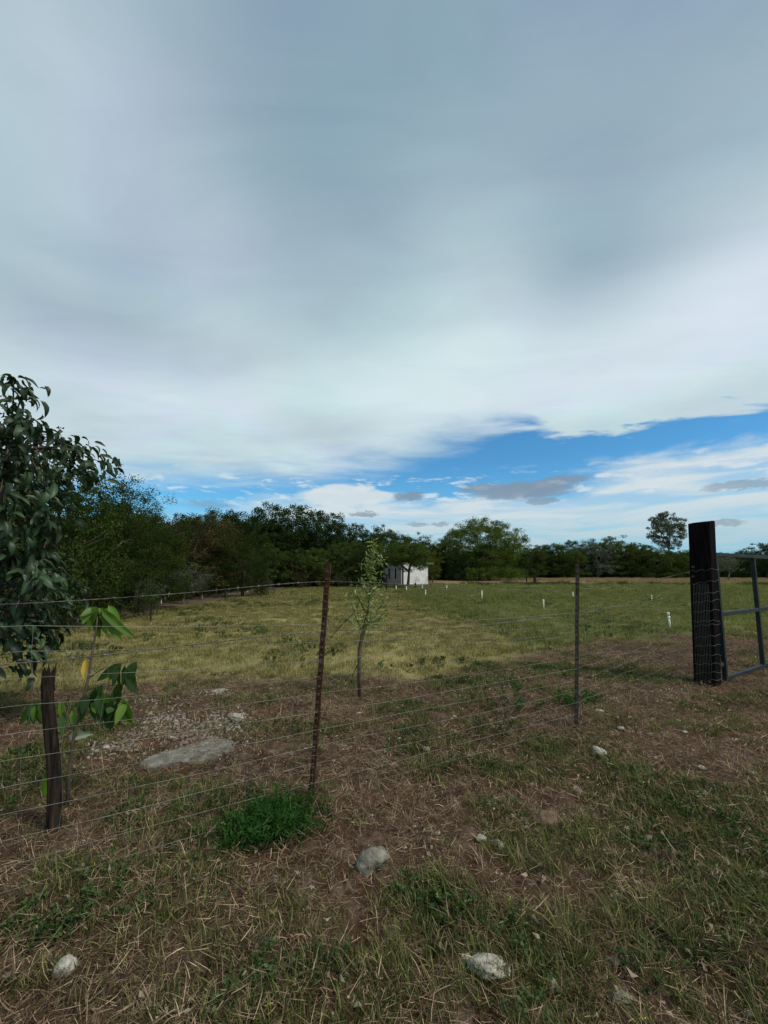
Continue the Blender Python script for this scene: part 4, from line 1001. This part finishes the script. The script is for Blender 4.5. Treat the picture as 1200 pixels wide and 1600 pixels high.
lush()

# ------------------------------------------------------------------ stones
def px_per_m(x, y):
    def py(Yd, z): a = (z - CAMH); f_ = Yd * cp + a * spn; return 830 - F * (-Yd * spn + a * cp) / f_
    return abs(py(y + .01, 0) - py(y, 0)) * 100, abs(py(y, .01) - py(y, 0)) * 100
def rock(px, py, wpx, hpx, mat, label, rough=.12, seed=0, rot=0.0, flat=1.0, name='stone', group=None, sink=.12):
    """px, py: bottom centre of the stone in the photo"""
    import bmesh
    x, y = G(px, py); dist = math.hypot(y, CAMH); w = wpx / F * y * 1.0; kd_, kh_ = px_per_m(x, y); dep = w * .75; dep = min(dep, .85 * hpx / kd_); hgt = max(math.sqrt(max((hpx * 1.05) ** 2 - (dep * kd_) ** 2, 0)) / kh_, .45 * w * .6)
    bm = bmesh.new(); bmesh.ops.create_icosphere(bm, subdivisions=4 if wpx > 22 else (3 if wpx > 9 else 2), radius=1)
    rr = np.random.default_rng(seed + 100); k3 = rr.normal(size=(5, 3)); ph = rr.uniform(0, 6, 5)
    pl = [unit(rr.normal(size=3)) for _ in range(6)]
    for v in bm.verts:
        p = np.array(v.co); d_ = 1 + rough * .55 * sum(math.sin(float(p @ k3[i]) * (1.4 + i) + ph[i]) / (1 + i * .7) for i in range(5)) * .5
        for q in pl:
            s_ = float(p @ q); 
            if s_ > .72: d_ *= 1 - (s_ - .72) * .9 * min(1, rough * 6)
        if wpx > 9: d_ *= 1 + rough * .55 * mnoise.fractal(Vector(p * 2.6 + seed * 3.1), 1.0, 2.0, 4) + rough * .25 * abs(mnoise.noise(Vector(p * 7.0 + seed)))
        v.co = Vector(p * d_)
        v.co.x *= w / 2; v.co.y *= dep / 2; v.co.z *= hgt / 2
    me = bpy.data.meshes.new(name); bm.to_mesh(me); bm.free(); me.materials.append(M[mat]); me.polygons.foreach_set('use_smooth', [rough < .3] * len(me.polygons))
    o = link(name, me, None, (x, y + dep * .4, zg(x, y) + hgt * (.5 - sink))); o.rotation_euler = (rr.uniform(-.1, .1), rot, rr.uniform(-.35, .35) if abs(rot) < .01 else 0)
    return tag(o, label, 'stone', group)
rock(581, 1382, 52, 50, 'stone_grey', 'large smooth grey river stone right of the green clump', .16, 1, rot=-.5, sink=.2)
rock(91, 1553, 32, 40, 'stone_white', 'pale oval stone near the bottom left corner', .06, 2, rot=-.4, sink=.2)
rock(766, 1552, 58, 44, 'stone_white', 'rough whitish pitted rock in the grass at bottom centre right', .26, 33, sink=.2)
rock(730, 1520, 14, 18, 'stone_white', 'small pale chip beside the rough whitish rock', .3, 4)
rock(861, 1297, 34, 32, 'stone_brown', 'rounded brown stone in the dry grass right of centre', .1, 5)
rock(943, 1192, 24, 18, 'stone_white', 'bright white stone below the right steel post', .25, 6, rot=.4)
rock(753, 1324, 18, 14, 'stone_white', 'small white stone left of the pair below the dry grass', .2, 7)
rock(782, 1327, 20, 18, 'stone_grey', 'small smooth grey stone of the pair below the dry grass', .1, 8, rot=.5)
rock(790, 1337, 18, 8, 'stone_grey', 'flat grey stone just under the small smooth grey one', .1, 9)
rock(906, 1243, 16, 12, 'stone_white', 'pale wedge of stone between the white stone and the brown stone', .3, 10, rot=.6)
rock(1106, 1265, 28, 16, 'stone_white', 'broken whitish stone in the grass at right', .35, 11)
rock(1018, 1322, 16, 14, 'stone_grey', 'small light stone above the little gravel patch', .2, 12)
rock(1011, 1344, 12, 12, 'stone_white', 'round white pebble at the gravel patch', .15, 13)
rock(1051, 1356, 18, 26, 'stone_brown', 'brown upright stone right of the gravel patch', .2, 14)
rock(967, 1406, 14, 14, 'stone_white', 'single rounded white pebble in the long grass', .15, 15)
rock(1101, 1220, 14, 11, 'stone_white', 'small white stone at the right on bare soil', .2, 16)
rock(1182, 1233, 14, 8, 'stone_grey', 'flat pale stone at the far right on bare soil', .2, 17)
rock(975, 1582, 32, 32, 'stone_grey', 'tan angular stone at the bottom edge right of centre', .3, 18)
rock(868, 1562, 18, 28, 'stone_grey', 'upright pale stone chip near the bottom edge', .35, 19)
rock(890, 1548, 14, 14, 'stone_grey', 'small grey stone beside the upright pale chip', .2, 20)
rock(275, 1606, 40, 16, 'stone_grey', 'pale stone cut by the bottom edge of the photo', .1, 21)
rock(427, 1382, 11, 14, 'stone_white', 'white stone below the lush green clump', .3, 22)
rock(88, 1380, 22, 10, 'stone_grey', 'small pale stone at left under the wire fence', .3, 23)
rock(824, 1288, 18, 10, 'stone_white', 'white splinter of stone left of the brown stone', .3, 24, rot=.5)
rock(803, 1050 + 85, 8, 6, 'stone_white', 'tiny white stone near the upright dark weed', .2, 25)
rock(886, 1056, 9, 5, 'stone_white', 'small white stone left of the right steel post at field edge', .2, 26)
rock(927, 1068, 4, 7, 'stone_white', 'tiny bright upright chip right of the right steel post', .2, 27)
rock(939, 1132, 13, 8, 'stone_white', 'crumbled white stone right of the right steel post base', .5, 28)
rock(975, 1157, 14, 7, 'stone_white', 'thin white stone on the dry litter beyond the white stone', .3, 29)
rock(1062, 1140, 9, 5, 'stone_white', 'small white stone in the soil before the gate post', .3, 30)
rock(1073, 1157, 10, 5, 'stone_white', 'white stone chip nearest the foot of the gate post', .3, 31)
rock(560, 1122, 9, 4, 'stone_white', 'small flat white stone at the foot of the slim young tree', .2, 32)
rock(710, 1135, 9, 6, 'stone_white', 'small pale stone in the soil at fence centre', .2, 33)
rock(666, 1183, 14, 9, 'stone_grey', 'pale stone among dry stalks right of the rusty post', .3, 34)
rock(960, 1576 - 60, 24, 14, 'stone_grey', 'half-buried pale stone above the tan angular stone', .2, 35)

# flat pale slab and rubble
sx, sy = G(290, 1200)
def pebble_mesh(name, mat, seed, r=1.0):
    import bmesh
    rr = np.random.default_rng(seed); bm = bmesh.new(); bmesh.ops.create_icosphere(bm, subdivisions=1, radius=r); s3 = np.array([1, rr.uniform(.5, .9), rr.uniform(.25, .6)])
    for v in bm.verts: v.co = Vector(np.array(v.co) * s3 * rr.uniform(.75, 1.15))
    me = bpy.data.meshes.new(name); bm.to_mesh(me); bm.free(); me.materials.append(mat); return me
M['crumb'] = surf_mat('crumb', (.05, .026, .017), (.12, .075, .05), 3, 1, 0, spec=.05)
crm = [pebble_mesh('crumb', M['crumb'], 30 + i) for i in range(5)]
x_, y_ = spread(26000, .85, 11, 1.1, .75); f_ = zones(x_, y_)[0]; kp = f_ < .5; x_, y_ = x_[kp], y_[kp]
scatter('soil_crumbs', crm, put(x_, y_, 0), rz_rot(len(x_), 1.0), np.minimum(.003 + rng.exponential(.0045, len(x_)), .028), 'loose crumbs and clods of red-brown soil', 'soil')
def slab():
    pxs = [(216, 1206), (222, 1196), (262, 1182), (300, 1172), (345, 1160), (368, 1166), (362, 1182), (330, 1195), (280, 1200), (240, 1209)]
    base = [G(a, b) for a, b in pxs]; cx_, cy_ = np.mean([b[0] for b in base]), np.mean([b[1] for b in base]); z = zg(cx_, cy_) - .006
    base = [tuple(np.array(base[i]) * (1 - t) + np.array(base[(i + 1) % len(base)]) * t + rng.normal(0, .012, 2)) for i in range(len(base)) for t in (0, .33, .66)]
    V = [(x - cx_, y - cy_, -.05) for x, y in base] + [(x - cx_, y - cy_, .02 + rng.uniform(-.005, .005)) for x, y in base] + [((x - cx_) * .93, (y - cy_) * .9, .035 + rng.uniform(-.006, .006)) for x, y in base]
    V.append((0, 0, .04)); m = len(base); Fs = []
    for r_ in range(2): Fs += [(r_ * m + q, r_ * m + (q + 1) % m, (r_ + 1) * m + (q + 1) % m, (r_ + 1) * m + q) for q in range(m)]
    Fs += [(2 * m + q, 2 * m + (q + 1) % m, 3 * m) for q in range(m)]
    mb = MB(); mb._add(V, Fs); o = mb.build('slab', M['concrete'], None, False, (cx_, cy_, z)); bevel(o, .006, 2)
    tag(o, 'long flat pale slab lying in the soil behind the fence at left', 'slab')
slab()
for i, (px, py, w, h, lb) in enumerate([(368, 1140, 26, 16, 'pointed white stone above the right end of the slab'), (340, 1092, 24, 8, 'flat white stones crumb at the field edge above the slab'), (162, 1182, 12, 9, 'white stone left of the flat slab'), (145, 1188, 10, 7, 'small white stone at the left end of the rubble'),
                                    (300, 1150, 16, 8, 'grey stone in the rubble just above the slab'), (265, 1163, 12, 7, 'pale stone in the rubble above the slab left half'), (232, 1128, 10, 6, 'small pale stone in the middle of the rubble'), (408, 1098, 8, 4, 'tiny white stone at the field edge left of the rusty post'),
                                    (443, 1147, 8, 5, 'tiny white stone left of the rusty post'), (478, 1182, 7, 4, 'tiny white stone touching the left of the rusty post')]):
    rock(px, py, w, h, 'stone_white', lb, .4, 50 + i)

chips = [pebble_mesh('chip', M['chips'], i) for i in range(6)] + [pebble_mesh('chip', M['stone_brown'], 9)] * 1
def in_front(x, y): return np.abs(x) < y * 1.1 + .8
# rubble of pale chips
qx, qy = [], []
for (px, py, a, b, m_) in [(180, 1168, 55, 22, 330), (260, 1140, 60, 20, 420), (345, 1138, 45, 18, 280), (340, 1092, 35, 6, 130), (320, 1160, 70, 18, 380), (240, 1105, 60, 12, 150)]:
    for _ in range(m_): u_, v_ = rng.normal(0, .5, 2); x_, y_ = G(px + u_ * a, py + v_ * b); qx.append(x_); qy.append(y_)
qx, qy = np.array(qx), np.array(qy)
scatter('rubble', chips[:6], put(qx, qy, .004), rz_rot(len(qx), .5), rng.uniform(.005, .022, len(qx)), 'scatter of pale limestone chips round the flat slab', 'rubble')
x_, y_ = spread(9000, .9, 12, 1.1, .8); f_, g_, t_, w__ = zones(x_, y_); kp = (f_ < .5) & (fbm(x_, y_, 1.1, 3, 40) > .47); x_, y_ = x_[kp], y_[kp]
sc_ = np.minimum(.003 + rng.exponential(.0048, len(x_)), .026)
scatter('pebbles', chips, put(x_, y_, .003), rz_rot(len(x_), .5), sc_, 'small pale pebbles scattered over the bare soil', 'pebbles')

# ------------------------------------------------------------------ pipes and stakes in the field
def pipe(px, ptop, pbot, label, leanpx=0, group='white pipes standing in the field'):
    x, y = G(px, pbot); z0 = zg(x, y); top = D(px + leanpx, ptop, y); e = empty('pipe', (x, y, z0), 0, label, 'pipe', group)
    a = Vector((0, 0, -.1)); b = top - Vector((x, y, z0)); r = max(.024, .0011 * y)
    MB().tube([a, b], r, 10).build('tube', M['pvc'], e, True)
    MB().tube([b - Vector((0, 0, .09)), b - Vector((0, 0, .02)), b + Vector((0, 0, .005))], [r * 1.35, r * 1.35, r * 1.1], 10).build('cap', M['pvc'], e, True)
    if y < 18: c = b * .72 ; MB().tube([c - Vector((0, 0, .03)), c + Vector((0, 0, .02))], r * 1.4, 10).build('coupling', M['pvc'], e, True)
for args in [(1048, 957, 985, 'nearest white pipe, leaning, left of the black gate post', -4), (1019, 930, 941, 'short white pipe beyond the nearest one, left of the gate post', -1), (850, 937, 953, 'white pipe left of the right steel post', -1), (896, 925, 935, 'white pipe almost touching the right steel post', -1),
             (753, 921, 939, 'white pipe below the big spreading tree', 0), (665, 922, 934, 'white pipe below the right side of the white house'), (698, 915, 925, 'faint pipe between the white house and the spreading tree'), (660, 914, 923, 'small pipe in front of the white house wall'),
             (635, 916, 926, 'small pipe under the umbrella-shaped tree'), (619, 915, 924, 'small pipe in front of the left house wall'), (252, 935, 949, 'white pipe on the bare strip under the left trees'), (316, 930, 937, 'short white pipe further along the bare strip'),
             (358, 923, 932, 'thin white pipe on the bare strip below the round green tree'), (387, 921, 927, 'small white pipe at the far end of the bare strip')]:
    pipe(*args)
x, y = G(121, 975); e = empty('tap', (x, y, zg(x, y)), 0, 'white tee-shaped pipe riser left of the sapling top', 'pipe'); zt_ = D(121, 953, y).z
MB().tube([(0, 0, -.05), (0, 0, zt_)], .022, 8).build('tube', M['pvc'], e, True); MB().tube([(-.09, 0, zt_ + .02), (.09, 0, zt_ + .03)], .026, 8).build('crosspiece', M['pvc'], e, True)
def stake(px, ptop, pbot, w, label, mat='wood_old'):
    x, y = G(px, pbot); z0 = zg(x, y); h = D(px, ptop, y).z - z0; mb = MB(); mb.tube([(0, 0, -.1), (rng.normal(0, .01), 0, h * .5), (rng.normal(0, .03), 0, h)], [w, w * .95, w * .85], 7, jag=.12)
    tag(mb.build('stake', M[mat], None, False, (x, y, z0)), label, 'stake', 'stakes standing in the field')
for a in [(235, 942, 975, .03, 'short dark stake at the near end of the bare strip'), (353, 923, 939, .09, 'stubby dark post on the bare strip below the round green tree'), (378, 896, 935, .07, 'tall dark post at the edge of the bare strip'), (346, 900, 930, .04, 'thin grey post behind the stubby dark post'),
          (836, 901, 915, .2, 'dark thick post stump at the weedy edge right of the spreading tree'), (823, 901, 912, .12, 'smaller dark post left of the thick stump'), (649, 911, 922, .1, 'short fence post before the white house'), (604, 898, 924, .07, 'thin dark post left of the white house'), (585, 905, 922, .07, 'dark post behind the slim young tree'),
          (970, 893, 905, .18, 'pale post near the far tree line'), (1045, 893, 905, .14, 'whitish post at the far tree line left of the gate post'), (1000, 896, 905, .12, 'grey post between two pale posts by the far tree line'), (905, 898, 906, .1, 'dark stub before the far tree line'), (1008, 897, 905, .1, 'thin dark post right of the grey post')]:
    stake(*a, mat='bark_pale' if 'pale' in a[4] or 'whitish' in a[4] else 'wood_old')

# ------------------------------------------------------------------ ground cover
straw = [grass_clump('straw', M['straw'], 60, .16, .015, .10, .0021, 0, 3.2, True) for _ in range(5)]
dry_t = [grass_clump('dry_tuft', M['straw'], 24, .04, .03, .12, .0026, .8, 1.6) for _ in range(4)]
grn = [grass_clump('blades', M['grass'], 28, .055, .025, .085, .0036, .7, 1.3) for _ in range(5)]
lng = [grass_clump('long_blades', M['grass'], 40, .05, .10, .28, .0036, .85, 1.5) for _ in range(4)]
wdl = [leafy_clump('herb', M['weed'], 11, .06, .05, .015, 14, .6) for _ in range(4)]
def litter_mesh(name, mat, m_, rad, leaf):
    a = rng.uniform(0, 6.283, m_); r = rad * np.sqrt(rng.random(m_)); c = np.stack([r * np.cos(a), r * np.sin(a), rng.uniform(.004, .03, m_)], 1)
    V, Fq, T = diamonds(c, rdir(m_, .05, .25), np.stack([rng.normal(size=m_), rng.normal(size=m_), rng.normal(0, .35, m_)], 1), leaf * rng.uniform(.35, 1.2, m_), leaf * .42 * rng.uniform(.5, 1.2, m_), rng.random(m_) ** 1.5, .9)
    return np_mesh(name, V, Fq, mat, T)
dlf = [litter_mesh('leaf_litter', M['dead_leaf'], 9, .2, .034) for _ in range(5)]
def cover(name, ms, cnt, y0, y1, cond, s0, s1, label, c_, tilt=.15, pw=.75, dz=0.0):
    x, y = spread(cnt, y0, y1, 1.1, pw); k2 = cond(x, y, zones(x, y)); x, y = x[k2], y[k2]
    scatter(name, ms, put(x, y, dz), rz_rot(len(x), tilt), rng.uniform(s0, s1, len(x)), label, c_)
# green areas of the foreground: painted by where the photograph shows grass rather than litter
GP_ = [(640, 1440, 150, 60), (560, 1560, 200, 60), (300, 1580, 200, 40), (900, 1330, 170, 60), (1120, 1340, 150, 80), (1000, 1460, 220, 80), (1180, 1500, 100, 120), (800, 1590, 150, 40), (1060, 1260, 110, 26), (170, 1400, 120, 40), (60, 1470, 90, 30), (300, 1290, 90, 30),
       (480, 1150, 70, 14), (660, 1170, 80, 16), (720, 1205, 90, 16), (830, 1180, 100, 14), (60, 1200, 70, 60), (230, 1230, 80, 14), (640, 1110, 60, 10), (780, 1075, 90, 12), (860, 1050, 120, 10), (980, 1060, 90, 14), (120, 1120, 80, 14), (1180, 1290, 60, 40), (40, 1560, 60, 40)]
def greenness(x, y):
    t = CAMH; g = np.zeros_like(x)
    for px, py, a, b in GP_:
        cx_, cy_ = G(px, py); wx = a / F * cy_; wy = abs(G(px, py - b)[1] - G(px, min(py + b, 1700))[1]) / 2
        g = np.maximum(g, np.exp(-(((x - cx_) / wx) ** 2 + ((y - cy_) / wy) ** 2)))
    return g + (fbm(x, y, 2.4, 3, 21) - .5) * 2.0
cover('straw_litter', straw, 19000, .8, 12, lambda x, y, z: (z[0] < .6) & (greenness(x, y) < .85 + rng.random(len(x)) * .8) & ((fbm(x, y, 1.3, 3, 91) > .40) | (rng.random(len(x)) < .45)), .7, 1.3, 'dry straw litter lying over the soil', 'dry grass', .12, .8)
cover('dry_grass', dry_t, 4200, .8, 12, lambda x, y, z: (z[0] < .7) & (fbm(x, y, 1.7, 3, 33) > .5), .5, 1.2, 'dry brown grass tufts on the bare soil', 'dry grass')
cover('leaf_litter', dlf, 2600, .8, 12, lambda x, y, z: (z[0] < .6), .7, 1.5, 'pale dead leaves on the soil', 'leaf litter', .1)
cover('grass', grn, 42000, .8, 11, lambda x, y, z: (z[0] < .7) & (greenness(x, y) + rng.random(len(x)) * .35 > .48), .6, 1.25, 'short green grass growing in patches in the foreground', 'grass')
cover('sparse_grass', grn, 5000, .8, 12, lambda x, y, z: (z[0] < .7), .4, 1.0, 'thin sparse grass growing through the litter', 'grass')
cover('herbs', wdl, 9000, .8, 10, lambda x, y, z: (z[0] < .7) & (greenness(x, y) + (fbm(x, y, 3.1, 2, 61) - .5) * 1.2 > .62), .6, 1.6, 'small leafy herbs mixed into the grass', 'weeds')
def longcond(x, y, z):
    cx_, cy_ = G(1010, 1470); return np.exp(-(((x - cx_) / .85) ** 2 + ((y - cy_) / .45) ** 2)) + (fbm(x, y, 2, 2, 71) - .5) > .45
cover('long_grass', lng, 900, .9, 4, longcond, .5, 1.0, 'long arching grass at the bottom right', 'grass', .3)
tall_t = [grass_clump('upright_blades', M['grass_lush'], 26, .05, .08, .22, .004, .35, .8) for _ in range(3)]
fgr = [grass_clump('field_blades', M['grass_field'], 40, .14, .03, .09, .006, .7, 1.0) for _ in range(5)]
fst = [grass_clump('field_straw', M['straw_field'], 30, .14, .03, .09, .005, .8, 1.0) for _ in range(3)]
cover('field_grass', fgr, 30000, 4.5, 26, lambda x, y, z: (z[0] * (1 - z[1]) + (fbm(x, y, 1.6, 3, 13) - .5) * .5 > .55 + .0 * x), .7, 1.3, 'short mown yellowish grass of the left part of the field', 'grass', .15, .7)
cover('field_straw', fst, 14000, 4.5, 26, lambda x, y, z: (z[0] > .55) & (fbm(x, y, .8, 3, 17) > .5), .7, 1.3, 'dry mown stalks in the field grass', 'dry grass', .15, .7)
cover('field_green', [grass_clump('lush_blades', M['grass_lush'], 40, .14, .04, .13, .006, .6, 1.0) for _ in range(4)], 30000, 4.5, 32, lambda x, y, z: (z[1] + (fbm(x, y, 1.2, 3, 19) - .5) * .6 > .5), .7, 1.5, 'greener rougher grass of the right part of the field', 'grass', .15, .7)
cover('upright_grass', tall_t, 5000, 6, 34, lambda x, y, z: (z[1] > .5) & (fbm(x, y, .5, 3, 23) > .52), .7, 1.4, 'taller upright grass in the right part of the field', 'grass', .1)
far_g = [grass_clump('far_blades', M['grass_lush'], 60, .5, .1, .35, .02, .5, .8) for _ in range(3)]
far_f = [grass_clump('far_field_blades', M['grass_field'], 60, .5, .05, .14, .022, .7, .8) for _ in range(3)]
cover('far_grass', far_g, 8000, 24, 51, lambda x, y, z: (z[1] > .5) & (x > 0), .3, .8, 'rough green grass at the far end of the field', 'grass', .05, .9)
cover('far_mown_grass', far_f, 8000, 22, 44, lambda x, y, z: (z[0] * (1 - z[1]) > .5) & (x > -10), .6, 1.1, 'mown grass at the far end of the field', 'grass', .05, .9)
tan_g = [grass_clump('tan_blades', leaf_mat('tan_grass', (.2, .14, .08), (.36, .27, .15), .2, vary=.2, gloss=.02), 60, .6, .2, .5, .028, .45, .8) for _ in range(3)]
cover('tall_dry_grass', tan_g, 10000, 52, 104, lambda x, y, z: (x > 4) & (z[3] < .5) & (np.hypot((x - 16) / 16, (y - 62) / 13) > .95), .6, 1.2, 'tall tan dry grass beyond the green field', 'dry grass', .05, .9)
bsh = [leafy_clump('scrub', M['weed'], 16, .5, .9, .12, 26, .5) for _ in range(3)]
cover('weedy_edge', bsh, 1500, 46, 53, lambda x, y, z: (x > 10) & (fbm(x, y, .12, 3, 29) > .5), .25, .7, 'dark weedy growth between green field and dry grass', 'weeds', .05)
fl = [leafy_clump('flower', M['flower'], 1, .01, .02, .006, 6, .8)]
cover('yellow_flowers', fl, 20, 1.2, 2.6, lambda x, y, z: z[0] < .5, .6, 1.0, 'tiny yellow flowers in the foreground weeds', 'flowers', .2, dz=.07)
cover('strip_litter', straw, 2600, 9, 40, lambda x, y, z: (x < -8.6) & (x > -13), 1, 2, 'dry litter on the bare strip under the left trees', 'leaf litter', .1)
# dry sticks lying about in the foreground
for i, (a, b, r_, lb) in enumerate([((18, 1490), (60, 1480), .004, 'straight dry cane at the left edge'), ((265, 1432), (350, 1416), .004, 'pale dry stalk lying before the old split post'), ((500, 1490), (560, 1540), .003, 'thin bent twig left of the rough whitish rock'),
                                    ((572, 1390), (612, 1362), .003, 'dry stem leaning on the large river stone'), ((262, 1216), (290, 1226), .006, 'short broken stick below the flat slab'), ((818, 1262), (856, 1296), .003, 'dry stalk touching the rounded brown stone')]):
    p, q = G(*a), G(*b); z0 = zg(*p); mid = ((p[0] + q[0]) / 2 + .01, (p[1] + q[1]) / 2 + .02)
    mb = MB(); mb.tube([(0, 0, .015), (mid[0] - p[0], mid[1] - p[1], zg(*mid) - z0 + .03), (q[0] - p[0], q[1] - p[1], zg(*q) - z0 + .02)], [r_, r_ * .9, r_ * .6], 6, jag=.1)
    tag(mb.build('stick', M['straw'], None, False, (p[0], p[1], z0)), lb, 'stick')
# low undergrowth closing the wood down to the ground
ux, uy = [], []
for _ in range(330): ux.append(-12.6 - rng.random() * 5); uy.append(9 + 34 * rng.random())
for _ in range(260): ux.append(rng.uniform(-14, 0)); uy.append(44.5 + rng.random() * 7 + (3 if ux[-1] > -4 else 0))
for _ in range(420): ux.append(rng.uniform(22, 125)); uy.append(103 + rng.random() * 8)
ux, uy = np.array(ux), np.array(uy)
scatter('undergrowth', [m_[1] for m_ in TK['mid']] + [m_[1] for m_ in TK['dark']] + [TK['feathery'][0][1]], np.stack([ux, uy, relief(ux, uy) - .1], 1), rz_rot(len(ux), .05),
        np.where(uy > 100, rng.uniform(.35, .7, len(ux)), rng.uniform(.25, .48, len(ux))), 'dark undergrowth closing the foot of the wood', 'undergrowth')

# darker strip of grass running back through the field, and weeds dotted over it
def band(x, y, z):
    gx = np.interp(y, _gey, _gex); d = (x - gx) / np.maximum(y, 1); return (z[0] > .5) & (d > -.01) & (d < .10 + .06 * fbm(x, y, .4, 2, 44)) & (y > 7)
cover('dark_strip_grass', grn, 26000, 6, 34, band, 1.2, 2.6, 'darker green strip of grass running back through the field', 'grass')
cover('field_weeds', wdl, 9000, 6, 40, lambda x, y, z: (z[0] > .5) & (fbm(x, y, .45, 3, 52) > .56), 1.0, 2.6, 'low dark weeds dotted over the field', 'weeds')
cover('far_field_weeds', far_g, 2600, 20, 50, lambda x, y, z: (z[1] > .5) & (fbm(x, y, .2, 3, 57) > .56), .5, 1.3, 'rough taller tufts in the far right of the field', 'grass')
